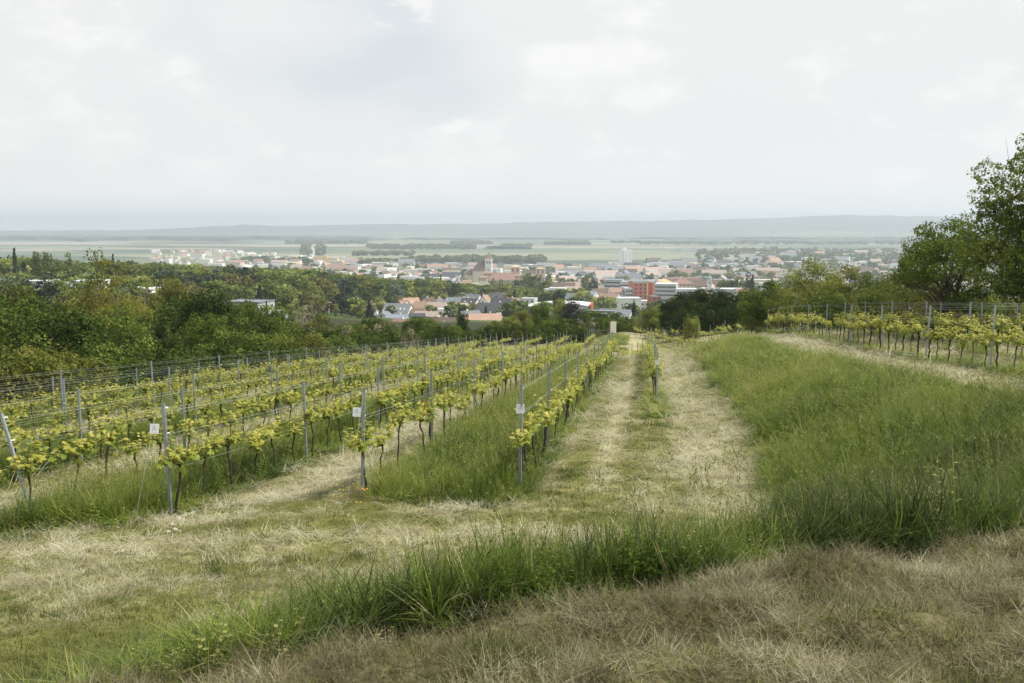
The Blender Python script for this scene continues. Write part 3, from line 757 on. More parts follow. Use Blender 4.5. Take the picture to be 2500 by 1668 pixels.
# ---- vines
LEAF_OUT = [(0, 0), (.30, -.10), (.52, .18), (.36, .34), (.50, .66), (.22, .62), (0, 1.0), (-.22, .62), (-.50, .66), (-.36, .34), (-.52, .18), (-.30, -.10)]
def vine_protos(nv, leaves, lsize, lod=False):
    res = []
    for v in range(nv):
        g = np.random.default_rng(900 + v + (50 if lod else 0))
        tr = MB(); lean = g.normal(0, .09, 2); p0 = np.array([0, 0, -.1]); pts = [p0]
        top = .79 + g.normal(0, .04)
        for k in range(1, 6):
            t = k/5; pts.append(np.array([lean[0]*t + g.normal(0, .012), lean[1]*t + g.normal(0, .018), top*t]))
        tk = g.uniform(.75, 1.5); tr.tube(pts, [r_*tk for r_ in (.028, .024, .021, .019, .022, .029)], 6)
        head = pts[-1]; can = MB(); lv = []; shoots = []
        for sgn in (-1, 1):
            L_ = g.uniform(.45, .68); cp = [head]
            for k in range(1, 5):
                t = k/4; cp.append(head + np.array([g.normal(0, .015), sgn*L_*t, .10*math.sin(t*2.4) + g.normal(0, .01)]))
            can.tube(cp, [.012, .009, .008, .007, .005], 5)
            for k in range(6):
                i = g.uniform(.25, 4); a = int(min(i, 3)); f = i - a; shoots.append(cp[a]*(1-f) + cp[min(a+1, 4)]*f)
        for k in range(4): shoots.append(head + g.normal(0, .04, 3))
        V = []; F = []; T = []
        per = max(1, leaves//len(shoots))
        for s in shoots:
            d = np.array([g.normal(0, .30), g.normal(0, .28), 1.0]); d /= np.linalg.norm(d); ln = g.uniform(.10, .34) if g.uniform() < .88 else g.uniform(.4, .65)
            e = s + d*ln
            if not lod: can.tube([s, s + d*ln*.5 + g.normal(0, .01, 3), e], [.004, .0035, .002], 3, False)
            for k in range(per):
                t = g.uniform(.0, 1.05)**.8; c = s + d*ln*t; ang = g.uniform(0, 6.28)
                dirv = np.array([math.cos(ang), math.sin(ang), g.normal(.05, .35)]); dirv /= np.linalg.norm(dirv)
                sz = lsize*g.uniform(.65, 1.25)*(1.15 - .55*t); c = c + dirv*g.uniform(.02, .07)
                up = np.array([g.normal(0, .45), g.normal(0, .45), 1.0]); sd = np.cross(dirv, up); sd /= np.linalg.norm(sd); nn = np.cross(sd, dirv)
                tone = np.clip(.30 + .55*t*g.uniform(.4, 1.2) + g.normal(0, .14), 0, 1); o = len(V)
                if lod:
                    for u, w in ((0, 0), (.5, .3), (0, 1.0), (-.5, .3)): V.append(c + (sd*u + dirv*w)*sz*1.15 - nn*sz*.25*(u*u + w*w*.4))
                    F.append((o, o+1, o+2, o+3)); T += [tone]*4
                else:
                    for u, w in LEAF_OUT: V.append(c + (sd*u + dirv*w)*sz - nn*sz*(.35*u*u + .3*w*w))
                    V.append(c + dirv*sz*.35); m = len(LEAF_OUT)
                    for q in range(m): F.append((o+m, o+q, o+(q+1) % m))
                    T += [tone]*(m+1)
        fol = mesh_np('foliage', np.array(V), np.array(F), M_VINE, False, {'tone': ('FLOAT', T)})
        if lod:
            joined = None
        res.append((tr.mesh('trunk', M_BARK_V, True), can.mesh('canes', M_BARK_V, True), fol, (tr, V, F, T)))
    return res
VINES = vine_protos(10, 130, .128)
VINES_LOD = vine_protos(6, 76, .155, True)
vine_list = []                 # (d, xp, y, rowlabel, index in row)
def vine_row(xp, y0, y1, rowtxt, gap=1.2, miss=.04, group='vines', xf=None):
    n = int((y1-y0)/gap)
    for i in range(n):
        y = y0 + (i + .5)*gap + random.uniform(-.12, .12)
        if random.random() < miss: continue
        x = (xp if xf is None else xf(y)) + random.gauss(0, .03)
        vine_list.append((y, x, y, rowtxt, i, group))
# ---- the left block: ten rows, the first four end at the headland
LEFT_START = [17.2, 17.75, 16.6, 17.5] + [max(14, 1.546*abs(x) - 3.5) for x in ROW_X[4:]]
LEFT_END = [70, 79, 86, 92, 97, 100, 103, 104]
for k, xp in enumerate(ROW_X):
    rt = ordinal(k) + ' row from the mown track' if k else 'row bordering the mown track'
    step = [5.3, 5.9, 6.7, 6.2, 6.4, 6.3, 6.2, 6.4][k]
    ys = [LEFT_START[k]]
    while ys[-1] + step < LEFT_END[k]: ys.append(ys[-1] + step*random.uniform(.96, 1.04))
    for i, y in enumerate(ys):
        if k < 4 and i == 0:
            tl = {0: (0, .012), 1: (-.02, .04), 2: (-.05, -.085), 3: (-.10, -.36)}[k]
            lab = {0: 'upright grey end post with white plate where tall grass meets the mown track',
                   1: 'grey end post with white plate beside orange flowers at the tall grass corner',
                   2: 'leaning grey end post with a tilted white plate beside stony bare soil',
                   3: 'steeply leaning grey end post without plate in dark grass'}[k]
            place_post(xp, y, lab, 'grey steel trellis posts', tl, end=True)
        else:
            what = 'from its signed end post' if k < 3 else ('from its leaning end post' if k == 3 else 'counted from the headland')
            place_post(xp, y, 'grey steel trellis post, %s %s, %s' % (ordinal(i), what, rt), 'grey steel trellis posts', hooks=(y < 34))
    for j, hz in enumerate(WIRE_H):
        wire(xp, ys, hz, '%s wire of the %s' % (['highest', 'second highest', 'middle', 'second lowest', 'lowest'][j], rt.replace('row from', 'vine row from').replace('row bordering', 'vine row bordering')), 'wires of the left vineyard', side=(.03 if j % 2 == 0 else -.03))
    vine_row(xp, ys[0] + (-.55 if k != 1 else -.4), LEFT_END[k] + 1.0, rt)
sign_plate(ROW_X[0], 17.2, 1.50, 'square white plate on the upright end post bordering the mown track', .01)
sign_plate(ROW_X[1], 17.75, 1.50, 'square white plate on the end post by orange flowers', -.06, .07, .1)
sign_plate(ROW_X[2], 16.6, 1.52, 'tilted white plate on the leaning end post above stony soil', -.20, .07, .25, .06)
# guy wires from the end posts to the ground
for k, dx, lab in ((1, -.05, 'guy wire of the end post by the orange flowers'), (2, -.25, 'guy wire of the leaning end post with tilted plate'), (3, -.5, 'guy wire of the steeply leaning end post')):
    p = row_pt(ROW_X[k], LEFT_START[k]); q = row_pt(ROW_X[k] + dx, LEFT_START[k] - .75)
    tl = {1: .07, 2: -.16, 3: -.62}[k]
    o = MB().tube([(p[0] + tl, p[1] - .05, p[2] + 1.84), (q[0], q[1], q[2] - .05)], .004, 5).build('guy_wire', M_WIRE); tag(o, lab, 'wire', 'guy wires')
# ---- the lone row in the track
ys = [35.6, 41.2, 46.7, 52.4, 58, 63.5]
for i, y in enumerate(ys):
    place_post(.55, y, 'grey end post with white plate at the lone row in the mown track' if i == 0 else 'grey steel post, %s along the lone row in the mown track' % ordinal(i), 'grey steel trellis posts', hooks=False, end=(i == 0))
for j, hz in enumerate(WIRE_H): wire(.55, ys, hz, '%s wire of the lone row in the mown track' % ['highest', 'second highest', 'middle', 'second lowest', 'lowest'][j], 'wires of the lone row', side=(.03 if j % 2 == 0 else -.03))
sign_plate(.55, 35.6, 1.38, 'square white plate on the lone row in the mown track')
vine_row(.55, 35.9, 66, 'lone row in the mown track', 1.1, .02)
# ---- right-hand vineyard above the bank
for k, xp in enumerate((10.2, 12.9, 15.6, 18.3)):
    rt = ordinal(k) + ' row above the grassy bank'
    ys = [[28.9, 33, 39, 36][k]]
    step = [6.4, 6.0, 6.3, 6.2][k]
    while ys[0] - step > 19 and k != 0: ys.insert(0, ys[0] - step)
    if k == 0: ys.insert(0, 22.6)
    while ys[-1] + step < 82 - 3*k: ys.append(ys[-1] + step*random.uniform(.96, 1.04))
    for i, y in enumerate(ys):
        place_post(xp, y, 'grey steel trellis post, %s along the %s' % (ordinal(i), rt), 'grey steel trellis posts', (random.gauss(0, .02), .035 if (k, i) == (0, 1) else random.gauss(0, .02)), hooks=(y < 34))
    for j, hz in enumerate(WIRE_H): wire(xp, ys, hz, '%s wire of the %s' % (['highest', 'second highest', 'middle', 'second lowest', 'lowest'][j], rt.replace('row above', 'vine row above')), 'wires of the right vineyard', side=(.03 if j % 2 == 0 else -.03))
    vine_row(xp, ys[0] - 3, 82 - 2*k, rt, 1.15, .05)
# ---- the blocks beyond the crest
def low_post(x, y, lab, h=.95):
    o = obj('trellis_post', POST_ME, None, (x, y, gz(x, y)), random.uniform(-.3, .3)); o.scale = (1, 1, h)
    o.rotation_euler = (random.gauss(0, .02), random.gauss(0, .02), o.rotation_euler[2]); tag(o, lab, 'post', 'posts of the blocks beyond the crest')
for k in range(6):
    xp = -6.2 - 3.4*k
    for i in range(5): low_post(xp + BEAR*(107 + 4.6*i), 107 + 4.6*i, 'thin grey post, %s along the %s vine row below the crest toward the gate' % (ordinal(i), ordinal(k)))
    vine_row(xp, 106, 127, 'row below the crest toward the gate', 1.3, .1, 'low')
def low_x(k): return lambda y: (-1.6 + 2.9*k + (141 - y)*.155)
for k in range(5):
    f = low_x(k)
    for i in range(8):
        y = 98 + 5.6*i; low_post(f(y) + BEAR*y, y, 'thin grey post, %s along the %s slanting vine row beyond the dip' % (ordinal(i), ordinal(k)), .85)
    vine_row(0, 96, 139, 'slanting row beyond the dip', 1.25, .04, 'low', f)
fr = lambda y: -1.9 + (y - 74)*.105
for i in range(6): low_post(fr(75 + 4.4*i) + BEAR*(75 + 4.4*i), 75 + 4.4*i, 'thin grey post, %s along the single vine row in the dip' % ordinal(i), .95)
vine_row(0, 73.5, 98, 'single row in the dip', 1.1, .02, 'low', fr)

def place_vines():
    vis = []
    for v in vine_list:
        d, xp, y, rt, i, g = v; x = xp + BEAR*y
        px, py = proj(x, y, -SLOPE*y - 3)
        vis.append((-40 < px < 2540 and g == 'vines', d, v))
    order = sorted([q for q in vis if q[0]], key=lambda q: q[1])[:300]
    chosen = set(id(q[2]) for q in order)
    for _, d, (dd, xp, y, rt, i, g) in order:
        x = xp + BEAR*y; p = (x, y, gz(x, y)); s = random.uniform(.9, 1.1)
        e = empty('grape_vine', p, ROW_AZ + (math.pi if random.random() < .5 else 0) + random.uniform(-.1, .1))
        e.scale = (s*random.uniform(.78, 1.08), s*random.uniform(1.0, 1.25), s*random.uniform(.9, 1.16))
        tag(e, 'young yellow-green grape vine, %s along the %s' % (ordinal(i), rt), 'vine', 'grape vines trained on the wires')
        a, b, c, _x = VINES[random.randrange(len(VINES))]
        obj('trunk', a, e); obj('canes', b, e); obj('foliage', c, e)
    # the more distant vines, seen as a mass
    rest = [v for q, d, v in vis if id(v) not in chosen and -100 < proj(v[1] + BEAR*v[2], v[2], -SLOPE*v[2] - 3)[0] < 2600]
    P = []; Rr = []; S = []; T = []; K = []
    X = np.array([v[1] + BEAR*v[2] for v in rest]); Y = np.array([v[2] for v in rest]); Z = ground_z(X, Y)
    for v, x, y, z in zip(rest, X, Y, Z):
        P.append((x, y, z)); Rr.append((0, 0, ROW_AZ + random.choice([0, math.pi]) + random.uniform(-.1, .1)))
        s = random.uniform(.9, 1.12); S.append((s*.85, s*1.25, s*(.8 if v[5] == 'low' else 1))); T.append(random.random()); K.append(random.randrange(6))
    meshes = []
    for tr, ca, fo, (mbt, V, F, Tn) in VINES_LOD:
        tv = np.array(mbt.v); nv = len(tv); V = np.array(V)
        me = mesh_np('vine', np.concatenate([tv, V]), [np.array([f for f in mbt.f if len(f) == 4]), np.array(F) + nv], None, False,
                     {'tone': ('FLOAT', np.concatenate([np.zeros(nv), Tn]))})
        me.materials.append(M_BARK_V); me.materials.append(M_VINE)
        nq = len([f for f in mbt.f if len(f) == 4]); mi = np.ones(len(me.polygons), dtype=np.int32); mi[:nq] = 0
        me.polygons.foreach_set('material_index', mi); meshes.append(me)
    scatter('distant_vines', 'far vine rows merging into bands of yellow-green leaves', meshes, P, Rr, S, T, K)
place_vines()

# ------------------------------------------------------------------ trees and shrubs
M_BARK = principled('bark', (.07, .055, .042), .95, noise=(8, .35), bump=(25, .8))
M_BARK_PALE = principled('pale_bark', (.26, .23, .19), .95, noise=(8, .3))
LEAF = {
 'dark':    leafmat('leaf_dark', (0.016,0.030,0.008), (0.055,0.088,0.019), (0.15,0.19,0.045), 0.30),
 'green':   leafmat('leaf_green', (0.028,0.050,0.010), (0.095,0.145,0.026), (0.23,0.28,0.06), 0.34),
 'light':   leafmat('leaf_light', (0.075,0.098,0.021), (0.21,0.245,0.048), (0.405,0.42,0.105), 0.41),
 'olive':   leafmat('leaf_olive', (.055,.068,.016), (.135,.150,.034), (.27,.27,.065), .36),
 'gold':    leafmat('leaf_gold', (.085,.09,.016), (.19,.185,.03), (.32,.29,.055), .38),
 'deep':    leafmat('leaf_deep', (.010,.020,.006), (.032,.052,.013), (.09,.115,.03), .24),
 'fresh':   leafmat('leaf_fresh', (.042,.068,.013), (.135,.185,.034), (.30,.335,.08), .38),
 'rust':    leafmat('leaf_rust', (.03,.022,.010), (.065,.045,.018), (.11,.085,.03), .25),
 'blossom': leafmat('leaf_blossom', (.07,.085,.03), (.22,.22,.11), (.48,.45,.32), .25),
 'cedar':   leafmat('leaf_cedar', (0.018,0.03,0.02), (0.048,0.067,0.042), (0.105,0.128,0.075), 0.21),
 'maroon':  leafmat('leaf_maroon', (.022,.02,.018), (.045,.04,.034), (.08,.07,.055), .15),
 'blue':    leafmat('leaf_blue', (0.046,0.069,0.046), (0.119,0.154,0.105), (0.225,0.27,0.18), 0.26),
}
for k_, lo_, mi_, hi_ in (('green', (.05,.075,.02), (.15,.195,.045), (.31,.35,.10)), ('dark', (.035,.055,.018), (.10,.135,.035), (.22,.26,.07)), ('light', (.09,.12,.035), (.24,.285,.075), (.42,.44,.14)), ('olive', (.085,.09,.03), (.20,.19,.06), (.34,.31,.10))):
    LEAF[k_ + '_far'] = leafmat('leaf_%s_far' % k_, lo_, mi_, hi_, .36)  # brighter copies for distant crowns: light and haze put into the leaf colour
def leaf_cards(C, Nrm, size, g, long=1.5):
    """diamond leaves: C centres (n,3), Nrm rough facing"""
    n = len(C); nn = Nrm + g.normal(0, .75, (n, 3)); nn /= np.linalg.norm(nn, axis=1)[:, None] + 1e-9
    t = np.cross(nn, g.normal(0, 1, (n, 3))); t /= np.linalg.norm(t, axis=1)[:, None] + 1e-9
    b = np.cross(nn, t); s = (size*g.uniform(.6, 1.4, n))[:, None]
    v = np.stack([C - t*s*.5*long, C + b*s*.5 + nn*s*.12, C + t*s*.5*long, C - b*s*.5 + nn*s*.12], 1).reshape(-1, 3)
    f = np.arange(n*4).reshape(-1, 4)
    return v, f
def tree_mesh(seed, H, R, base, nclump, clump_r, per, leaf, shape='round', stems=1, limb_r=.12, open_=.0, flat=.85, nlimb=None):
    """returns trunk mesh, crown mesh; origin at the foot"""
    g = np.random.default_rng(seed); cz = (H + base)/2; hz = (H - base)/2
    C = []; tries = 0
    while len(C) < nclump and tries < 6000:
        tries += 1
        d = g.normal(0, 1, 3); d /= np.linalg.norm(d); q = g.uniform(.25, 1)**.5
        p = d*q
        zz = p[2]
        if shape == 'round': w = 1.0
        elif shape == 'tall': w = .75 + .25*(1 - abs(zz))
        elif shape == 'vase': w = .55 + .45*(zz + 1)/2*1.2
        elif shape == 'cone': w = .12 + .88*(1 - zz)/2
        elif shape == 'dome': w = 1.0 if zz < 0 else 1.0
        wob = 1 + .22*math.sin(3*math.atan2(p[1], p[0]) + seed) + .15*math.sin(5*zz + seed*2)
        c = np.array([p[0]*R*w*wob, p[1]*R*w*wob, cz + zz*hz])
        if all(np.linalg.norm((c - o)/np.array([1, 1, .8])) > clump_r*(1.12 - .45*(tries/6000)) for o in C): C.append(c)
    C = np.array(C); nC = len(C)
    tr = MB()
    for s_ in range(stems):
        a0 = g.uniform(0, 6.28); off = np.array([math.cos(a0), math.sin(a0), 0])*(.0 if stems == 1 else .25)
        top = np.array([g.normal(0, .08*R), g.normal(0, .08*R), H*.8]) + off*R
        mid = off + np.array([g.normal(0, .05*R), g.normal(0, .05*R), H*.35])
        tr.tube([off + np.array([0, 0, -.6]), off*1.0 + np.array([0, 0, .15*H]), mid, (mid + top)/2 + g.normal(0, .04*R, 3), top],
                [limb_r*1.25, limb_r, limb_r*.8, limb_r*.5, limb_r*.12], 7)
        ids = g.permutation(nC)[:(nlimb or min(nC, 16))//stems]
        for i in ids:
            c = C[i]; zt = min(max(base*.7, c[2] - .5*np.linalg.norm(c[:2]) - .1*H), H*.7); t = zt/(H*.8)
            st = off*(1-t) + (mid if t < .5 else top)*t*.6; st = np.array([st[0], st[1], zt])
            m1 = st*.55 + c*.45 + np.array([0, 0, .08*R]) + g.normal(0, .06*R, 3)
            r0 = limb_r*(.5 - .3*t)
            tr.tube([st, m1, c], [r0, r0*.6, r0*.2], 5, False)
            for q in range(2):
                e = c + g.normal(0, clump_r*.8, 3); tr.tube([m1*.4 + c*.6, e], [r0*.3, r0*.08], 4, False)
    # leaves sit on and just inside each clump's surface
    n = nC*per; idx = np.repeat(np.arange(nC), per)
    d = g.normal(0, 1, (n, 3)); d /= np.linalg.norm(d, axis=1)[:, None]
    rad_ = clump_r*g.uniform(.75, 1.25, nC)[idx]*(1 - .45*g.uniform(0, 1, n)**2.2)
    if open_: rad_ = rad_*(1 + open_*g.uniform(0, 1, n))
    P = C[idx] + d*rad_[:, None]*np.array([1, 1, flat])
    lob = .16*np.sin(P[:, 0]*4.1/clump_r + idx) + .16*np.sin(P[:, 2]*4.7/clump_r + 2*idx)
    P = P + d*(lob*clump_r)[:, None]
    ok = P[:, 2] > base*.35; P, d, idx = P[ok], d[ok], idx[ok]
    out = P - np.array([0, 0, cz]); out /= np.linalg.norm(out, axis=1)[:, None]
    v, f = leaf_cards(P, d*.6 + out*.5 + np.array([0, 0, .45]), leaf, g)
    tone = .5 + .20*g.normal(0, 1, nC)[idx] + g.normal(0, .17, len(P))
    crown = mesh_np('crown', v, f, LEAF['green'], False, {'tone': ('FLOAT', np.repeat(np.clip(tone, 0, 1), 4))})
    return tr.mesh('trunk', M_BARK, True), crown, H
def conifer_mesh(seed, H, R, tiers, per, leaf):
    g = np.random.default_rng(seed); tr = MB().tube([(0, 0, -.5), (0, 0, H*.5), (0, 0, H)], [.22, .14, .02], 7)
    P = []; Dn = []
    for k in range(tiers):
        t = k/(tiers-1); z = H*(.06 + .92*t); r = R*(1-t)**.85*g.uniform(.8, 1.15) + .12
        nb = max(4, int(11*(1-t)) + 3)
        for b in range(nb):
            a = 2*math.pi*b/nb + g.uniform(0, .6); rb = r*g.uniform(.7, 1.15); m = max(3, int(per*rb/R))
            u = g.uniform(.1, 1, m); ww = (1-u)*.35*rb + .12
            x = u*rb; y = g.normal(0, 1, m)*ww*.5; zz = z - .30*x*x/max(rb, .3) + g.normal(0, .06*rb + .04, m) - .1*H*(u*.5)*(1-t)
            P.append(np.stack([x*math.cos(a) - y*math.sin(a), x*math.sin(a) + y*math.cos(a), zz], 1))
            Dn.append(np.tile([math.cos(a)*.3, math.sin(a)*.3, .8], (m, 1)))
    P = np.concatenate(P); Dn = np.concatenate(Dn); v, f = leaf_cards(P, Dn, leaf, g, 2.0)
    tone = np.clip(.5 + g.normal(0, .2, len(P)), 0, 1)
    crown = mesh_np('crown', v, f, LEAF['cedar'], False, {'tone': ('FLOAT', np.repeat(tone, 4))})
    return tr.mesh('trunk', M_BARK, True), crown, H
# near kinds (about 50 to 200 m off)
TREES = {
 'broad':  [tree_mesh(11+i, 9, 4.0, .5, 52, 1.12, 330, .17, 'round') for i in range(3)],
 'tall':   [tree_mesh(21+i, 11, 3.2, .8, 46, 1.05, 300, .17, 'tall') for i in range(2)],
 'bush':   [tree_mesh(31+i, 4, 2.6, .0, 28, .82, 230, .14, 'dome', 3, .06) for i in range(2)],
 'airy':   [tree_mesh(41+i, 10, 3.6, 2.5, 34, 1.0, 110, .17, 'vase', 1, .11, .5, .6, 30) for i in range(2)],
 'wispy':  [tree_mesh(51+i, 12, 3.9, 4.2, 26, .85, 95, .16, 'vase', 1, .13, .8, .45, 26) for i in range(2)],
 'cherry': [tree_mesh(61, 7.5, 4.6, 1.6, 66, .78, 300, .115, 'round', 2, .17, .40, .55, 60)],
 'orchard':[tree_mesh(65+i, 5.5, 2.9, .7, 40, .66, 170, .11, 'dome', 2, .09, .5, .6, 36) for i in range(2)],
 'big':    [tree_mesh(71, 12, 5.4, 1.6, 130, 1.05, 640, .12, 'round', 1, .22, .25, .7, 50)],
 'spruce': [conifer_mesh(81, 11, 3.4, 26, 26, .30)],
 'far':    [tree_mesh(91+i, 16, 6.2, 1.5, 34, 2.0, 46, .85, 'round', 1, .25) for i in range(4)],
 'fartall':[tree_mesh(96+i, 20, 4.2, 2.0, 28, 1.8, 46, .8, 'tall', 1, .25) for i in range(2)],
 'farcone':[conifer_mesh(99, 18, 4.6, 16, 9, 1.0)],
 'cypress':[tree_mesh(105, 12, 1.6, .5, 22, 1.0, 50, .6, 'tall', 1, .15)],
 'town':   [tree_mesh(111+i, 11, 4.6, .8, 14, 2.0, 26, 1.3, 'round', 1, .2) for i in range(3)],
}
n_tree = 0
def plant(kind, x, y, top_z=None, h=None, colour='green', label='', group=None, wide=1.0, name=None, cat='tree', z=None, pale=False):
    tr, cr, H = random.choice(TREES[kind]); z0 = gz(x, y) if z is None else z
    hh = h if h is not None else top_z - z0
    s = hh/H
    e = empty(name or 'tree', (x, y, z0), random.uniform(0, 6.28)); e.scale = (s*wide, s*wide*random.uniform(.93, 1.07), s)
    tag(e, label, cat, group)
    t = obj('trunk', tr, e); c = obj('crown', cr, e)
    if pale: t.material_slots[0].link = 'OBJECT'; t.material_slots[0].material = M_BARK_PALE
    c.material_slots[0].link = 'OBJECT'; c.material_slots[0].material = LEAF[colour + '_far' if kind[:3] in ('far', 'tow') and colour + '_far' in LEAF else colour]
    return e
def plant_px(px, py, d, kind, colour, label, wpx=None, group=None, **kw):
    """a tree whose top shows at photo pixel (px, py) when it stands d metres off; wpx crown width in pixels"""
    p = at(px, py, d); x, y = p[0], p[1]; z0 = gz(x, y); hh = max(p[2] - z0, 1.0)
    tr, cr, H = TREES[kind][0]; wide = 1.0
    if wpx:
        dim = max(c[0] for c in [v.co for v in cr.vertices]) - min(c[0] for c in [v.co for v in cr.vertices])
        wide = (wpx*d/FPX)/(dim*hh/H)
    wide = min(max(wide, .55), 1.9)
    return plant(kind, x, y, h=hh, colour=colour, label=label, group=group, wide=wide, **kw)

# ---- right-hand side: the cherry and the big tree, orchard trees behind the right vineyard
plant_px(2650, 318, 46, 'big', 'fresh', 'tall dense green tree towering over the right vineyard', 520)
plant_px(2335, 524, 54, 'cherry', 'fresh', 'spreading dark-limbed cherry tree behind the right vineyard', 330)
plant_px(2222, 640, 60, 'orchard', 'olive', 'olive-brown orchard tree beside the cherry tree', 170)
plant_px(2290, 690, 64, 'orchard', 'olive', 'low brownish orchard tree under the spreading cherry', 150)
plant_px(2142, 668, 64, 'orchard', 'green', 'small green orchard tree beyond the trellis wires', 130)
plant_px(1990, 624, 70, 'airy', 'light', 'thin sprawling tree with bare twigs above the vines', 160)
plant_px(2080, 640, 72, 'airy', 'olive', 'thin grey-twigged tree with sparse olive leaves', 150)
for px, py, d, c, lab in ((1965, 668, 76, 'light', 'soft green orchard tree beside the thin sprawling tree'), (2040, 672, 78, 'fresh', 'rounded soft green tree between the two thin trees'), (2110, 680, 74, 'olive', 'brownish-green tree left of the small green orchard tree'), (2180, 676, 70, 'fresh', 'soft green tree right of the small green orchard tree'), (2255, 668, 72, 'olive', 'olive orchard tree filling the gap beside the cherry'), (2130, 700, 66, 'light', 'low pale green tree in front of the orchard')):
    plant_px(px, py, d, 'orchard', c, lab, 120)
plant_px(1925, 700, 84, 'orchard', 'olive', 'olive bush tree at the end of the right vineyard', 120)
plant_px(1880, 690, 92, 'broad', 'green', 'bushy green tree past the end of the right vineyard', 150)
plant_px(1838, 702, 100, 'broad', 'dark', 'dark rounded tree next to the bushy green one', 90)
plant_px(1850, 752, 92, 'bush', 'light', 'pale green bush at the top of the grassy bank', 90, name='shrub', cat='shrub')
plant_px(1925, 748, 88, 'bush', 'light', 'yellowish shrub behind the right vineyard posts', 70, name='shrub', cat='shrub')
plant_px(2460, 700, 62, 'orchard', 'light', 'light green young tree behind the big tree', 150)
plant_px(2400, 735, 58, 'bush', 'green', 'low green shrub beneath the cherry tree', 150, name='shrub', cat='shrub')
for i, (px, py) in enumerate(((2030, 722), (2110, 730), (2190, 728), (2260, 735), (2330, 740), (2480, 742))):
    plant_px(px, py, 66 + 3*(i % 3), 'bush', ('green', 'olive', 'light')[i % 3], '%s undergrowth shrub at the orchard edge, %s toward the cherry tree' % (('green', 'olive', 'pale green')[i % 3], ordinal(i)), 130, group='undergrowth shrubs along the orchard', name='shrub', cat='shrub')
# ---- the dark hedge in the middle distance
for px, py, d, kd, c, lab, w in [
   (1645, 728, 128, 'broad', 'deep', 'dark leafy tree at the track end of the big hedge', 90),
   (1684, 711, 132, 'broad', 'deep', 'tallest dark tree of the big hedge', 105),
   (1732, 706, 130, 'broad', 'deep', 'dense dark tree in the middle of the big hedge', 110),
   (1772, 714, 126, 'broad', 'deep', 'dark tree with faint blossom in the big hedge', 100),
   (1808, 735, 122, 'broad', 'deep', 'low dark tree ending the big hedge', 85),
   (1700, 745, 118, 'bush', 'deep', 'dark shrub at the foot of the big hedge', 120),
   (1760, 748, 116, 'bush', 'deep', 'dark spreading shrub below the big hedge', 120),
   (1690, 772, 112, 'bush', 'light', 'small grey-green willow bush in front of the hedge', 44),
   (1600, 752, 140, 'broad', 'light', 'yellow-green tree beside the white car', 75),
   (1575, 775, 152, 'bush', 'blossom', 'pale blossoming bush behind the gate', 55),
   (1548, 730, 210, 'spruce', 'cedar', 'pointed dark spruce behind the hedge', 44),
   (1580, 752, 215, 'spruce', 'cedar', 'small dark spruce beside the pointed one', 28),
   (1490, 762, 165, 'broad', 'dark', 'rounded dark shrub tree behind the white boards', 100),
   (1437, 757, 172, 'broad', 'green', 'bright green tree behind the wooden gate', 80),
   (1365, 778, 160, 'broad', 'green', 'spreading green tree beyond the wooden gate', 95),
   (1395, 735, 230, 'broad', 'maroon', 'dark copper tree in front of the white roof', 60),
   (1372, 730, 245, 'broad', 'light', 'pale yellow-green tree by the white roof', 60),
   (1322, 748, 190, 'broad', 'green', 'leafy tree among the hedge below the white roof', 75),
   (1272, 758, 178, 'broad', 'olive', 'olive tree in the hedge below the villas', 75),
   (1243, 773, 158, 'broad', 'light', 'bright yellow-green tree in the hedge', 62),
   (1205, 785, 160, 'broad', 'olive', 'olive shrub tree in front of the orange roof', 70),
   (1128, 760, 170, 'tall', 'dark', 'tall narrow dark tree among the villas', 42),
   (1100, 794, 160, 'broad', 'green', 'dense green tree below the villas', 75),
   (1160, 808, 154, 'broad', 'dark', 'dark low tree in the hedge behind the posts', 80),
   (1065, 800, 165, 'broad', 'rust', 'reddish-brown shrub tree by the villas', 55),
   (1040, 778, 175, 'broad', 'green', 'round green garden tree between villas', 62),
   (1010, 808, 158, 'broad', 'blossom', 'pale flowering elder beside the white gable', 80),
   (945, 780, 150, 'broad', 'blossom', 'pale blossoming acacia in the hedge', 80),
   (985, 822, 140, 'bush', 'blossom', 'low cream-flowering elder bush', 90),
   (905, 776, 140, 'broad', 'dark', 'dark green tree left of the blossoming acacia', 80),
   (862, 790, 132, 'broad', 'green', 'green hedge tree behind the wires', 90),
   (815, 792, 128, 'airy', 'blossom', 'bare-twigged tree with cream blossom', 60),
   (775, 770, 126, 'broad', 'olive', 'olive-toned tree in the hedge behind the wires', 90),
   (735, 765, 128, 'airy', 'blossom', 'pale straggly tree with bare twigs', 75),
   (1410, 795, 150, 'bush', 'dark', 'dark bush directly behind the wooden gate', 90),
   (1320, 800, 150, 'bush', 'green', 'green bush left of the wooden gate', 90),
   (1260, 808, 150, 'bush', 'dark', 'dark bush behind the wire fence', 90),
   (1530, 800, 155, 'bush', 'dark', 'dark bush behind the white car', 70)]:
    bush = kd == 'bush'
    if px < 1440 and d < 200: d = 118 + (d - 126)*.45
    plant_px(px, py, d, kd, c, lab, w, name='shrub' if bush else 'tree', cat='shrub' if bush else 'tree')
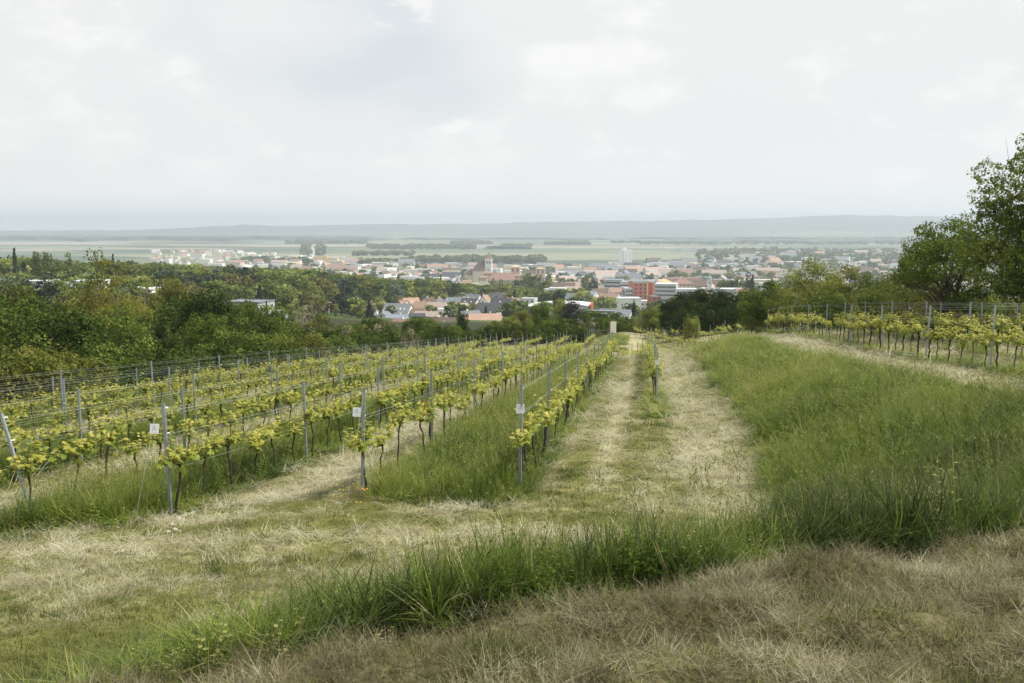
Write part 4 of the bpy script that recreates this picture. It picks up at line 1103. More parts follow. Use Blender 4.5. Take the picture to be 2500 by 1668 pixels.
# ---- the wood behind the left vineyard
for px, py, d, kd, c, lab, w in [
   (102, 785, 66, 'broad', 'rust', 'dark reddish-brown tree at the edge of the wood', 115),
   (20, 790, 64, 'broad', 'dark', 'leafy dark green tree at the wood edge by the dark red one', 120),
   (300, 776, 72, 'broad', 'dark', 'large round dark green tree at the wood edge', 170),
   (205, 790, 74, 'broad', 'dark', 'dark green tree between the red-brown and the large round one', 110),
   (395, 800, 76, 'broad', 'dark', 'dark tree with a thin pale trunk at the wood edge', 110),
   (505, 706, 84, 'broad', 'dark', 'massive dark tree crowning the wood edge', 200),
   (440, 735, 86, 'broad', 'dark', 'dark tree shouldering the massive one', 130),
   (570, 765, 82, 'broad', 'dark', 'green tree below the massive dark one', 130),
   (650, 746, 92, 'broad', 'green', 'wide green tree with layered boughs', 170),
   (690, 812, 84, 'bush', 'light', 'light green rounded shrub at the wood edge', 80),
   (600, 820, 78, 'broad', 'olive', 'olive tree at the foot of the wood edge', 100),
   (500, 830, 74, 'bush', 'dark', 'dark undergrowth at the foot of the massive tree', 130),
   (735, 800, 100, 'broad', 'dark', 'dark tree at the right end of the wood edge', 90),
   (30, 690, 100, 'broad', 'olive', 'olive-yellow tree high on the wooded slope', 130),
   (75, 722, 92, 'broad', 'green', 'mid green tree on the wooded slope', 110),
   (150, 745, 90, 'broad', 'olive', 'brownish olive tree on the wooded slope', 120),
   (200, 770, 84, 'airy', 'olive', 'straggly olive tree with pale twigs', 90),
   (230, 601, 104, 'wispy', 'gold', 'tall gaunt golden tree rising over the wood', 150),
   (285, 655, 100, 'wispy', 'gold', 'smaller golden-leaved tree beside the gaunt one', 100),
   (350, 662, 112, 'wispy', 'light', 'bare-limbed thin tree against the far roofs', 70),
   (180, 700, 112, 'airy', 'gold', 'yellow-leaved tree behind the gaunt golden one', 90),
   (330, 735, 96, 'airy', 'gold', 'low golden shrub tree under the thin tree', 90),
   (410, 680, 125, 'broad', 'olive', 'yellowish round tree behind the massive dark tree', 80),
   (590, 735, 120, 'broad', 'light', 'yellow-green tree behind the wide layered one', 90),
   (260, 745, 100, 'broad', 'gold', 'golden bush crown in the middle of the wood', 90)]:
    bush = kd == 'bush'
    plant_px(px, py, d, kd, c, lab, w, name='shrub' if bush else 'tree', cat='shrub' if bush else 'tree', pale=(kd in ('wispy', 'airy')))
WOOD_NEAR = [(20, 64, 'the leafy corner tree'), (102, 66, 'the dark red-brown tree'), (205, 74, 'the red-brown thicket'), (300, 72, 'the large round tree'), (230, 104, 'the gaunt golden tree'), (285, 100, 'the small golden tree'), (350, 112, 'the thin bare tree'), (410, 125, 'the yellowish round tree'), (505, 84, 'the massive dark tree'), (650, 92, 'the wide layered tree'), (735, 100, 'the hedge corner'), (60, 130, 'the olive slope trees'), (560, 140, 'the grey hall'), (30, 100, 'the olive-yellow tree'), (900, 130, 'the blossoming acacia')]
def fill_wood():
    g = random.Random(33); pts = []
    for t in range(4000):
        y = g.uniform(44, 165); xp = g.uniform(-100, -32); x = xp + BEAR*y
        px, py = proj(x, y, gz(x, y))
        if not (-120 < px < 1500): continue
        if y < 150 and xp > -37 - max(0, 90 - y)*.0: pass
        if all((x-a)**2 + (y-b)**2 > 5.2**2 for a, b in pts): pts.append((x, y))
        if len(pts) >= 95: break
    for i, (x, y) in enumerate(pts):
        c = g.choices(['green', 'dark', 'olive', 'light', 'gold'], [5, 5, 1.5, 2, .5])[0]
        if x - BEAR*y > -52: c = g.choices(['dark', 'green'], [4, 1])[0]
        # crowns stay under the skyline of the wood
        px, _ = proj(x, y, 0); ceil_y = np.interp(px, [-100, 0, 200, 420, 520, 700, 1000, 1400], [725, 725, 745, 735, 735, 775, 800, 800])
        zt = at(px, ceil_y + g.uniform(0, 45), y)[2]; h = min(max(zt - gz(x, y), 4.0), 11)
        kd = g.choice(['broad', 'broad', 'tall', 'airy'])
        plant(kd, x, y, h=h, colour=c, label='%s %s in the wood, near %s' % ({'green': 'green', 'dark': 'dark green', 'olive': 'olive', 'light': 'light green', 'gold': 'golden'}[c], {'broad': 'broad tree', 'tall': 'upright tree', 'airy': 'thin-leaved tree'}[kd], min(WOOD_NEAR, key=lambda q: ((q[0]-px)/60)**2 + ((q[1]-y)/14)**2)[2]), group='trees in the wood behind the vineyard', wide=1.1)
fill_wood()

# ------------------------------------------------------------------ buildings
def roofmat(name, c, var=.25):
    m, N, L = newmat(name)
    out = N('ShaderNodeOutputMaterial'); b = N('ShaderNodeBsdfPrincipled'); b.inputs['Roughness'].default_value = .85; b.inputs['Specular IOR Level'].default_value = .2
    tc = N('ShaderNodeTexCoord'); n = N('ShaderNodeTexNoise'); n.inputs['Scale'].default_value = .9; n.inputs['Detail'].default_value = 6; L(tc.outputs['Object'], n.inputs['Vector'])
    w = N('ShaderNodeTexWave'); w.bands_direction = 'Z'; w.inputs['Scale'].default_value = 1.1; w.inputs['Distortion'].default_value = 1.0; L(tc.outputs['Object'], w.inputs['Vector'])
    oi = N('ShaderNodeObjectInfo')
    s = N('ShaderNodeMath'); s.operation = 'MULTIPLY_ADD'; s.inputs[1].default_value = var; L(oi.outputs['Random'], s.inputs[0]); s.inputs[2].default_value = 1 - var/2
    q = N('ShaderNodeMapRange'); q.inputs['To Min'].default_value = .75; q.inputs['To Max'].default_value = 1.25; L(n.outputs['Fac'], q.inputs['Value'])
    q2 = N('ShaderNodeMapRange'); q2.inputs['To Min'].default_value = .9; q2.inputs['To Max'].default_value = 1.06; L(w.outputs['Fac'], q2.inputs['Value'])
    m1 = N('ShaderNodeMath'); m1.operation = 'MULTIPLY'; L(s.outputs[0], m1.inputs[0]); L(q.outputs[0], m1.inputs[1])
    m2 = N('ShaderNodeMath'); m2.operation = 'MULTIPLY'; L(m1.outputs[0], m2.inputs[0]); L(q2.outputs[0], m2.inputs[1])
    v = N('ShaderNodeVectorMath'); v.operation = 'SCALE'; v.inputs[0].default_value = c; L(m2.outputs[0], v.inputs['Scale'])
    L(v.outputs[0], b.inputs['Base Color']); L(b.outputs[0], out.inputs[0]); return m
ROOF = {'orange': roofmat('roof_orange', (.36,.24,.185)), 'red': roofmat('roof_red', (.28,.18,.15)), 'salmon': roofmat('roof_salmon', (.37,.30,.26)),
        'grey': roofmat('roof_grey', (.19,.205,.225)), 'dark': roofmat('roof_dark', (.075,.078,.085)), 'brown': roofmat('roof_brown', (.13,.095,.075)),
        'pale': roofmat('roof_pale', (.62,.63,.63)), 'tan': roofmat('roof_tan', (.50,.38,.22)), 'slate': roofmat('roof_slate', (.25,.29,.34))}
def wallmat(name, c, windows=False):
    if not windows: return principled(name, c, .85, noise=(.5, .06))
    m, N, L = newmat(name)          # far facades: the rows of windows are too small to pick apart
    out = N('ShaderNodeOutputMaterial'); b = N('ShaderNodeBsdfPrincipled'); b.inputs['Roughness'].default_value = .8
    tc = N('ShaderNodeTexCoord'); sp = N('ShaderNodeSeparateXYZ'); L(tc.outputs['Object'], sp.inputs[0])
    def band(src, period, lo, hi):
        a = N('ShaderNodeMath'); a.operation = 'DIVIDE'; L(src, a.inputs[0]); a.inputs[1].default_value = period
        f = N('ShaderNodeMath'); f.operation = 'FRACT'; L(a.outputs[0], f.inputs[0])
        g1 = N('ShaderNodeMath'); g1.operation = 'GREATER_THAN'; L(f.outputs[0], g1.inputs[0]); g1.inputs[1].default_value = lo
        g2 = N('ShaderNodeMath'); g2.operation = 'LESS_THAN'; L(f.outputs[0], g2.inputs[0]); g2.inputs[1].default_value = hi
        k = N('ShaderNodeMath'); k.operation = 'MULTIPLY'; L(g1.outputs[0], k.inputs[0]); L(g2.outputs[0], k.inputs[1]); return k.outputs[0]
    u = N('ShaderNodeMath'); u.operation = 'ADD'; L(sp.outputs[0], u.inputs[0]); L(sp.outputs[1], u.inputs[1])
    k = N('ShaderNodeMath'); k.operation = 'MULTIPLY'; L(band(u.outputs[0], 3.4, .28, .70), k.inputs[0]); L(band(sp.outputs[2], 3.2, .35, .78), k.inputs[1])
    oi = N('ShaderNodeObjectInfo'); q = N('ShaderNodeMapRange'); q.inputs['To Min'].default_value = .8; q.inputs['To Max'].default_value = 1.1; L(oi.outputs['Random'], q.inputs['Value'])
    v = N('ShaderNodeVectorMath'); v.operation = 'SCALE'; v.inputs[0].default_value = c; L(q.outputs[0], v.inputs['Scale'])
    mx = N('ShaderNodeMix'); mx.data_type = 'RGBA'; L(k.outputs[0], mx.inputs['Factor']); L(v.outputs[0], mx.inputs['A']); mx.inputs['B'].default_value = (.11, .13, .16, 1)
    L(mx.outputs['Result'], b.inputs['Base Color']); L(b.outputs[0], out.inputs[0]); return m
WALL = {'white': wallmat('wall_white', (.78,.78,.76)), 'cream': wallmat('wall_cream', (.70,.63,.50)), 'grey': wallmat('wall_grey', (.52,.54,.55)), 'brick': wallmat('wall_brick', (.50,.19,.13)),
        'pink': wallmat('wall_pink', (.66,.52,.44)), 'red': wallmat('wall_red', (.36,.105,.075)), 'yellow': wallmat('wall_yellow', (.70,.52,.25)), 'concrete': wallmat('wall_concrete', (.42,.42,.40))}
WALLF = {k: wallmat('far_wall_' + k, c, True) for k, c in {'white': (.78,.78,.76), 'cream': (.72,.65,.53), 'grey': (.56,.58,.60), 'pink': (.66,.48,.40), 'yellow': (.70,.56,.34)}.items()}
M_GLASS = principled('window_glass', (.055, .07, .085), .15, spec=.6)
M_TEAL = principled('copper_dome', (.22, .38, .34), .6)
WIN_ME = {}
def win_mesh(w, h):
    k = (w, h)
    if k not in WIN_ME: WIN_ME[k] = MB().box(-w/2, w/2, -.06, .10, -h/2, h/2).mesh('window', M_GLASS)
    return WIN_ME[k]
FRAME_ME = {}
def frame_mesh(w, h):
    k = (w, h)
    if k not in FRAME_ME:
        t = .10; FRAME_ME[k] = MB().box(-w/2-t, w/2+t, -.09, .02, h/2+.001, h/2+t).box(-w/2-t, w/2+t, -.14, .02, -h/2-t, -h/2-.001).box(-w/2-t, -w/2-.001, -.09, .02, -h/2, h/2).box(w/2+.001, w/2+t, -.09, .02, -h/2, h/2).mesh('window_frame', M_WHITEP)
    return FRAME_ME[k]
def add_window(parent, x, y, z, face, w=1.0, h=1.3, frame=False):
    rz = {'-y': 0, 'y': math.pi, 'x': math.pi/2, '-x': -math.pi/2}[face]
    o = obj('window', win_mesh(w, h), parent, (x, y, z), rz)
    if frame: obj('window_frame', frame_mesh(w, h), o)
    return o
def gable_wall(L, W, he, hr, mat, base=-4):
    a, b = L/2, W/2; m = MB()
    m.add([(-a,-b,base),(a,-b,base),(a,b,base),(-a,b,base),(-a,-b,he),(a,-b,he),(a,b,he),(-a,b,he),(-a,0,hr),(a,0,hr)],
          [(0,3,2,1),(0,1,5,4),(2,3,7,6),(1,2,6,9,5),(3,0,4,8,7),(4,5,9,8),(6,7,8,9)]); return m.mesh('wall', mat)
def gable_roof(L, W, he, hr, mat, over=.5, th=.25):
    a = L/2 + over*.7; b = W/2; sl = (hr-he)/b; b2 = b + over; ze = he - sl*over; m = MB()
    for s in (-1, 1):
        v = [(-a, s*b2, ze+.02), (a, s*b2, ze+.02), (a, 0, hr+.02), (-a, 0, hr+.02)]; v += [(x, y, z+th) for x, y, z in v]
        f = [(0,3,2,1),(4,5,6,7),(0,1,5,4),(1,2,6,5),(2,3,7,6),(3,0,4,7)]
        m.add(v, f if s < 0 else [q[::-1] for q in f])
    return m.mesh('roof', mat)
def hip_roof(L, W, he, hr, mat, over=.5):
    a, b = L/2 + over, W/2 + over; c = max(L/2 - W/2, .2); m = MB()
    m.add([(-a,-b,he),(a,-b,he),(a,b,he),(-a,b,he),(-c,0,hr),(c,0,hr),(-a,-b,he-.25),(a,-b,he-.25),(a,b,he-.25),(-a,b,he-.25)],
          [(0,1,5,4),(2,3,4,5),(1,2,5),(3,0,4),(6,7,1,0),(7,8,2,1),(8,9,3,2),(9,6,0,3),(9,8,7,6)]); return m.mesh('roof', mat)
def flat_roof(L, W, he, mat, par=.5):
    a, b = L/2 + .15, W/2 + .15
    return MB().box(-a, a, -b, b, he, he+.3).box(-a, a, -b, -b+.3, he+.302, he+par).box(-a, a, b-.3, b, he+.302, he+par).box(-a, -a+.3, -b+.302, b-.302, he+.302, he+par).box(a-.3, a, -b+.302, b-.302, he+.302, he+par).mesh('roof', mat)
def house(px, py, d, L, W, kind, roof, wall, label, rz=0.0, pitch=.9, wins=True, chim=True, sky=0, name='house', cat='house', rows=None, far=False, group=None, eave_min=2.6, lev=None):
    """ridge (or flat roof) centre shows at photo pixel (px, py), d metres off; walls run down to the ground"""
    p = at(px, py, d); x, y = p[0], p[1]; z0 = gz(x, y); H = p[2] - z0
    rise = W/2*pitch if kind != 'flat' else 0
    he = H - rise
    if he < eave_min: z0 -= eave_min - he; he = eave_min; H = he + rise
    e = empty(name, (x, y, z0), rz); tag(e, label, cat, group)
    wm = (WALLF if far else WALL)[wall]
    if kind == 'gable':
        obj('wall', gable_wall(L, W, he, he+rise, wm), e); r = obj('roof', gable_roof(L, W, he, he+rise, ROOF[roof]), e)
    elif kind == 'hip':
        obj('wall', MB().box(-L/2, L/2, -W/2, W/2, -4, he).mesh('wall', wm), e); r = obj('roof', hip_roof(L, W, he, he+rise, ROOF[roof]), e)
    else:
        obj('wall', MB().box(-L/2, L/2, -W/2, W/2, -4, he-.01).mesh('wall', wm), e); r = obj('roof', flat_roof(L, W, he, ROOF[roof]), e)
    if chim and kind != 'flat':
        cx = random.uniform(-.3, .3)*L; obj('chimney', MB().box(cx-.35, cx+.35, .3, 1.0, he+rise*.4, he+rise+.9).mesh('chimney', WALL['white' if random.random() < .5 else 'brick']), r)
    for k in range(sky):
        t = (k + .5)/sky; yy = -W/2*.5; zz = he + rise*.5 + .30
        q = obj('skylight', MB().box(-.4, .4, -.55, .55, 0, .08).mesh('skylight', ROOF['pale']), r, ((t-.5)*L*.8, yy, zz)); q.rotation_euler = (math.atan(pitch), 0, 0)
    if wins and not far:
        nl = lev or max(1, int((he - .4)/2.8)); nl = min(nl, 6)
        n = max(2, int(L/2.8))
        for l in range(nl):
            zz = he - 1.5 - 2.8*l
            for k in range(n): add_window(e, (k + .5 - n/2)*L/n, -W/2, zz, '-y', frame=True)
            m = max(2, int(W/3.2))
            for s, fc in ((1, 'x'), (-1, '-x')):
                if (s > 0) == (rz <= 0.3):
                    for k in range(m): add_window(e, s*L/2, (k + .5 - m/2)*W/m, zz, fc, frame=True)
        if kind == 'gable':
            s, fc = (1, 'x') if rz <= .3 else (-1, '-x')
            add_window(e, s*L/2, 0, he + rise*.35, fc, .9, 1.1, True)
    return e
# ---- the villas below the vineyard
for a in [
 (973, 742, 500, 14, 10.5, 'gable', 'grey', 'white', 'large villa with grey roof and rows of skylights', -.35, .95, 5),
 (938, 762, 455, 8, 6.5, 'gable', 'grey', 'white', 'small white gabled house beside the large skylight villa', 1.35, .7, 0),
 (970, 769, 450, 10, 8, 'gable', 'slate', 'white', 'low blue-grey roofed house in front of the skylight villa', -.3, .6, 0),
 (976, 733, 560, 9, 8, 'gable', 'orange', 'white', 'small orange-roofed house behind the skylight villa', -.3, .8, 0),
 (1002, 728, 590, 10, 9, 'gable', 'orange', 'white', 'white house with steep orange roof and left gable', .5, 1.0, 1),
 (1031, 737, 540, 9, 9, 'gable', 'orange', 'white', 'orange-roofed house with tall white right gable', -.45, .95, 0),
 (1047, 727, 620, 8, 9, 'gable', 'brown', 'white', 'house with weathered grey-brown gable roof', .9, .9, 0),
 (1074, 727, 640, 10, 9, 'hip', 'red', 'cream', 'house with brick-red hipped roof', .2, .8, 0),
 (1083, 733, 600, 9, 8, 'gable', 'slate', 'white', 'blue-grey roofed house joined to the red hipped one', -.6, .9, 0),
 (1068, 739, 530, 11, 9.5, 'gable', 'salmon', 'white', 'white house with salmon roof and dark upper windows', -.4, .8, 0),
 (1120, 727, 640, 15, 10, 'gable', 'grey', 'white', 'long white house with pale grey roof', -.25, .7, 0),
 (1147, 729, 630, 11, 9, 'gable', 'dark', 'white', 'white house with dark roof beside the long grey one', -.5, .9, 2),
 (1156, 719, 680, 11, 10, 'gable', 'grey', 'white', 'tall white gabled house with grey roof and dormers', -.6, 1.0, 2),
 (1184, 721, 650, 8, 9, 'gable', 'orange', 'white', 'narrow house with very steep orange roof', 1.2, 1.4, 0),
 (1226, 728, 590, 13, 10, 'gable', 'dark', 'white', 'dark-roofed house with white right gable', -.5, .9, 1),
 (1194, 741, 520, 12, 9.5, 'gable', 'dark', 'white', 'white house with dark slate roof behind the slim cypress', -.35, .85, 0),
 (1017, 754, 500, 9, 8, 'gable', 'brown', 'white', 'low brown-roofed house between the villas', .6, .6, 0),
 (1042, 761, 480, 11, 8, 'gable', 'salmon', 'cream', 'low bungalow with faded salmon roof', -.2, .5, 0),
 (988, 781, 400, 11, 9, 'gable', 'red', 'white', 'house with weathered red roof and bright white gable wall', -.5, .7, 1),
 (1088, 776, 410, 12, 9, 'gable', 'brown', 'white', 'dark brown roofed house with white gable trim', -.25, .8, 1),
 (1180, 767, 430, 15, 10, 'gable', 'orange', 'cream', 'house with wide bright orange roof behind the hedge', .1, .7, 0),
 (1147, 760, 450, 10, 8, 'gable', 'grey', 'white', 'grey-roofed house left of the bright orange roof', .7, .8, 0),
 (1256, 728, 640, 8, 7, 'gable', 'orange', 'cream', 'small orange-roofed cottage under the park trees', -.3, .7, 0),
 (1126, 741, 570, 9, 8, 'gable', 'salmon', 'white', 'pinkish-roofed house half hidden by a flowering tree', .8, .8, 0),
 (808, 737, 470, 15, 11, 'hip', 'red', 'white', 'villa with broad red hipped roof behind two cypresses', -.2, .8, 0),
 (890, 742, 480, 10, 9, 'gable', 'orange', 'white', 'orange-roofed house between cedars', -.5, .8, 0),
 (757, 738, 470, 7, 8, 'gable', 'red', 'white', 'red roof peak showing among the park trees', .9, 1.0, 0),
 (690, 758, 380, 9, 7, 'gable', 'grey', 'grey', 'grey gabled shed at the edge of the park', .6, .7, 0),
 (1230, 715, 720, 14, 9, 'gable', 'brown', 'cream', 'brown-roofed house beneath the palace trees', -.1, .7, 0),
 (1208, 716, 700, 12, 9, 'gable', 'dark', 'white', 'dark gabled roof below the palace pavilion', .8, .9, 0)]:
    px, py, d, L, W, kd, rf, wl, lab, rz, pt, sk = a
    house(px, py, d, L, W, kd, rf, wl, lab, rz, pt, sky=sk)
house(1095, 756, 490, 9.5, 7, 'flat', 'pale', 'white', 'white flat-roofed modern house between the villas', -.15)
house(1292, 729, 640, 9, 8, 'flat', 'pale', 'white', 'white cubic modern house near the curved hall', -.3)
house(1018, 766, 470, 7, 6, 'gable', 'dark', 'grey', 'black-roofed carport between the villas', .2, .4, wins=False, chim=False, name='carport', cat='carport')
# ---- big roofs in the park and the sports hall
for px, py, d, L, W, lab, rz in [(99, 688, 310, 8.5, 8, 'white flat roof glimpsed through the wood beside tall trees', .1), (150, 693, 305, 8, 8, 'pale low roof linking the white flat roofs', .1),
       (222, 688, 300, 8, 9, 'white flat roof behind the gaunt golden tree', .05), (352, 706, 290, 9, 7, 'white roof edge right of the thin bare tree', -.3)]:
    house(px, py, d, L, W, 'flat', 'pale', 'white', lab, rz, name='hall', cat='hall', eave_min=3.5)
house(608, 737, 340, 13, 12, 'flat', 'grey', 'concrete', 'low hall with grey flat roof at the edge of the park', -.25, name='hall', cat='hall')
def curved_hall():
    p = at(1360, 735, 560); x, y = p[0], p[1]; z0 = gz(x, y); H = max(p[2] - z0, 6)
    e = empty('sports_hall', (x, y, z0), rad(-8)); tag(e, 'wide hall with pale curved roof and red end wall', 'hall')
    L, W = 37, 24; n = 12
    m = MB(); top = [(L*(k/n - .5), H - 3.0*((k/n - .45)*1.5)**2 - (2.2*(1-k/n))) for k in range(n+1)]
    v = [(a, -W/2, b) for a, b in top] + [(a, W/2, b) for a, b in top] + [(a, -W/2, b+.5) for a, b in top] + [(a, W/2, b+.5) for a, b in top]; q = n+1
    f = []
    for k in range(n): f += [(2*q+k, 2*q+k+1, 3*q+k+1, 3*q+k), (k, q+k, q+k+1, k+1), (k, k+1, 2*q+k+1, 2*q+k), (q+k+1, q+k, 3*q+k, 3*q+k+1)]
    f += [(0, 2*q, 3*q, q), (n, q+n, 3*q+n, 2*q+n)]
    obj('roof', MB().add(v, f).mesh('roof', ROOF['pale']), e)
    v = [(a, s, b-.02) for s in (-W/2+.4, W/2-.4) for a, b in top] + [(a, s, -4) for s in (-W/2+.4, W/2-.4) for a, b in top]
    f = []
    for k in range(n): f += [(2*q+k, 2*q+k+1, k+1, k), (3*q+k+1, 3*q+k, q+k, q+k+1)]
    f += [(0, q, 3*q, 2*q), (n, 2*q+n, 3*q+n, q+n)]
    obj('wall', MB().add(v, f).mesh('wall', WALL['grey']), e)
    obj('end_wall', MB().box(L/2+.2, L/2+1.4, -W/2-1, W/2, -4, H-1.2).mesh('end_wall', WALL['red']), e)
    for k in range(7): add_window(e, -L/2 + 4 + k*4.6, -W/2+.4, 2.0, '-y', 3.2, 1.6)
curved_hall()
# ---- offices and the hospital
def block(px0, px1, py0, d, W, wall, roof, label, rz=0.0, cols=0, rows=0, ww=1.4, wh=1.5, side=0, name='building', z_first=2.2, pitch_z=3.3, kind='flat', wins_top=True):
    """a box whose front runs between photo columns px0..px1 and whose roof edge shows at row py0"""
    c = (px0 + px1)/2; p = at(c, py0, d); x, y = p[0], p[1]; z0 = gz(x, y); H = max(p[2] - z0, 4); L = (px1 - px0)/FPX*d/max(math.cos(rz), .6)
    e = empty(name, (x, y, z0), rz); tag(e, label, 'building')
    obj('wall', MB().box(-L/2, L/2, -W/2, W/2, -5, H-.01).mesh('wall', WALL[wall]), e)
    if kind == 'flat': obj('roof', flat_roof(L, W, H, ROOF[roof]), e)
    else: obj('roof', hip_roof(L, W, H, H + W*.3, ROOF[roof]), e)
    for r in range(rows):
        zz = H - 2.1 - pitch_z*r
        if zz < 1: break
        for k in range(cols): add_window(e, (k + .5 - cols/2)*L/cols, -W/2, zz, '-y', ww, wh)
        for k in range(side):
            s = 1 if rz <= 0 else -1; add_window(e, s*L/2, (k + .5 - side/2)*W/side, zz, 'x' if s > 0 else '-x', ww, wh)
    return e, L, H
def hospital():
    d = 850
    e, L, H = block(1541, 1577, 688, d, 16, 'brick', 'grey', 'brick-red hospital block with yellow corner stripes and small windows', 0.12, 3, 6, 1.6, 1.5)
    obj('corner_stripe', MB().box(L/2-1.3, L/2+.12, -8.12, -7.0, 4, H+.2).mesh('corner_stripe', WALL['yellow']), e)
    obj('cornice_stripe', MB().box(-L/2-.05, L/2-1.5, -8.14, -7.6, H-.9, H-.2).mesh('cornice_stripe', WALL['yellow']), e)
    e, L, H = block(1577, 1602, 690, d+14, 14, 'brick', 'grey', 'brick-red hospital wing angled toward the white tower', .75, 4, 6, 1.4, 1.4)
    block(1523, 1540, 704, d-8, 14, 'grey', 'pale', 'white hospital wing with three columns of square windows', .1, 3, 5, 1.3, 1.5)
    block(1598, 1606, 672, d+30, 7, 'white', 'pale', 'slim white stair tower beside the brick-red block')
    block(1603, 1652, 693, d-30, 20, 'grey', 'pale', 'long pale hospital slab with ribbon windows', -.25, 14, 3, 1.5, 1.0)
    block(1586, 1608, 724, d-90, 10, 'red', 'grey', 'bright red boxy hospital entrance building', .25, 2, 1, 1.2, 3.0)
    block(1507, 1562, 728, d-110, 14, 'white', 'pale', 'white hospital annex with tall slit windows', .05, 0, 0)
    for i, (px, z) in enumerate(((1511, 3.5), (1514, 3.5), (1534, 3.5), (1538, 3.5))): pass
    block(1444, 1506, 739, 700, 16, 'white', 'grey', 'low white flat-roofed annex behind the hedge', -.05, 6, 1, 2.4, 1.4)
    block(1482, 1520, 683, 940, 24, 'grey', 'slate', 'grey office block with slate-blue roof terrace', -.2, 9, 3, 1.8, 1.2)
    block(1515, 1545, 690, 900, 12, 'white', 'grey', 'white block with continuous dark window bands', -.15, 8, 3, 2.2, 1.2)
    block(1342, 1381, 704, 800, 13, 'white', 'pale', 'white three-storey office with square dark windows', -.12, 7, 3, 2.0, 1.5)
    block(1332, 1342, 707, 812, 13, 'pink', 'pale', 'salmon side wing of the white office', .2)
    block(1562, 1590, 735, d-80, 12, 'white', 'pale', 'pale link building left of the red box', 0, 3, 2, 1.5, 1.3)
    block(1740, 1812, 706, 640, 16, 'grey', 'pale', 'long pale grey flat building behind the dark hedge', -.1, 10, 2, 1.6, 1.3)
    block(1612, 1640, 737, 700, 12, 'white', 'grey', 'low white building half hidden by the dark hedge', 0, 4, 1, 1.6, 1.3)
    block(1652, 1700, 706, 760, 16, 'white', 'pale', 'white flat building behind the big hedge', -.1, 8, 2, 1.6, 1.3)
hospital()
house(1621, 681, 900, 17, 14, 'hip', 'tan', 'cream', 'building with tan mansard roof beside the hospital', -.1, .55, lev=1)
house(1666, 681, 900, 19, 14, 'hip', 'red', 'cream', 'large building with red hipped roof near the domed tower', -.1, .6, lev=1)
house(1412, 717, 700, 16, 10, 'gable', 'grey', 'white', 'long grey-roofed house beside the white office', -.4, .7)
house(1505, 756, 470, 16, 10, 'gable', 'grey', 'white', 'twin grey gabled roof rising over the hedge', -.5, .6)
house(1470, 760, 450, 12, 9, 'flat', 'grey', 'white', 'flat grey extension beside the twin gables', -.2)
house(1398, 780, 300, 8, 7, 'gable', 'pale', 'white', 'pale roof corner poking out of the hedge', .8, .8, wins=False)
house(1482, 717, 760, 20, 12, 'gable', 'red', 'white', 'long red-brown roof in front of the brick hospital', -.5, .5)
house(1500, 704, 840, 14, 10, 'gable', 'red', 'white', 'red roof beside the white hospital wing', .6, .6)
house(1462, 705, 820, 12, 9, 'gable', 'brown', 'white', 'brown roofed town house left of the hospital', .4, .7)
house(1440, 712, 760, 12, 9, 'gable', 'slate', 'white', 'slate-roofed white town house', -.6, .7)
house(1400, 700, 850, 14, 10, 'gable', 'salmon', 'cream', 'salmon-roofed town house behind the white office', -.3, .7)
house(1935, 690, 420, 8, 7, 'gable', 'dark', 'grey', 'dark slate roof behind the thin sprawling tree', -.1, .6)
house(1965, 692, 430, 9, 7, 'gable', 'dark', 'grey', 'second dark slate roof behind the thin sprawling tree', .1, .6)
house(1811, 705, 560, 9, 8, 'gable', 'red', 'white', 'red-roofed house beside the poplar', .5, .8)

def church():
    d = 1420; p = at(1193, 633, d); x, y = p[0], p[1]; z0 = gz(x, y); H = p[2] - z0
    e = empty('church', (x, y, z0), rad(-6)); tag(e, 'church with square white tower, red pyramid spire and steep nave roof', 'church')
    t = obj('tower', MB().box(-4.8, 4.8, -4.8, 4.8, -5, H).mesh('tower', WALL['white']), e)
    obj('cornice', MB().box(-5.3, 5.3, -5.3, 5.3, H-.01, H+.8).mesh('cornice', WALL['white']), t)
    for k in (-1.9, 1.9):
        add_window(t, k, -4.8, H-4.5, '-y', 1.6, 3.4); add_window(t, 4.8, k, H-4.5, 'x', 1.6, 3.4)
    add_window(t, 0, -4.8, H-15, '-y', 1.2, 2.4)
    obj('spire', MB().add([(-5.2,-5.2,H+.8),(5.2,-5.2,H+.8),(5.2,5.2,H+.8),(-5.2,5.2,H+.8),(-1.0,-.8,H+7.5),(1.0,-.8,H+7.5),(1.0,.8,H+7.5),(-1.0,.8,H+7.5),(0,0,H+9.5)],
        [(0,1,5,4),(1,2,6,5),(2,3,7,6),(3,0,4,7),(4,5,8),(5,6,8),(6,7,8),(7,4,8),(3,2,1,0)]).mesh('spire', ROOF['red']), t)
    n0, n1, W = -22, -4.9, 18; hr = H - 1; he = H - 16
    obj('nave', MB().box(n0, n1, -W/2, W/2, -5, he).mesh('nave', WALL['cream']), e)
    obj('nave_roof', MB().add([(n0-1,-W/2-1,he),(n1,-W/2-1,he),(n1,W/2+1,he),(n0-1,W/2+1,he),(n0+9,0,hr),(n1,0,hr)], [(0,1,5,4),(2,3,4,5),(3,0,4),(1,2,5),(3,2,1,0)]).mesh('nave_roof', ROOF['brown']), e)
    obj('apse_roof', MB().add([(n0-13,-5,he-6),(n0-1,-7,he-6),(n0-1,7,he-6),(n0-13,5,he-6),(n0-4,0,he+2),(n0-1,0,he+2)], [(0,1,5,4),(2,3,4,5),(3,0,4),(1,2,5),(3,2,1,0)]).mesh('apse_roof', ROOF['brown']), e)
    obj('apse', MB().add([(-1,0,0)]*0, []).box(n0-12, n0-1.01, -5, 5, -5, he-6.01).mesh('apse', WALL['cream']), e)
church()
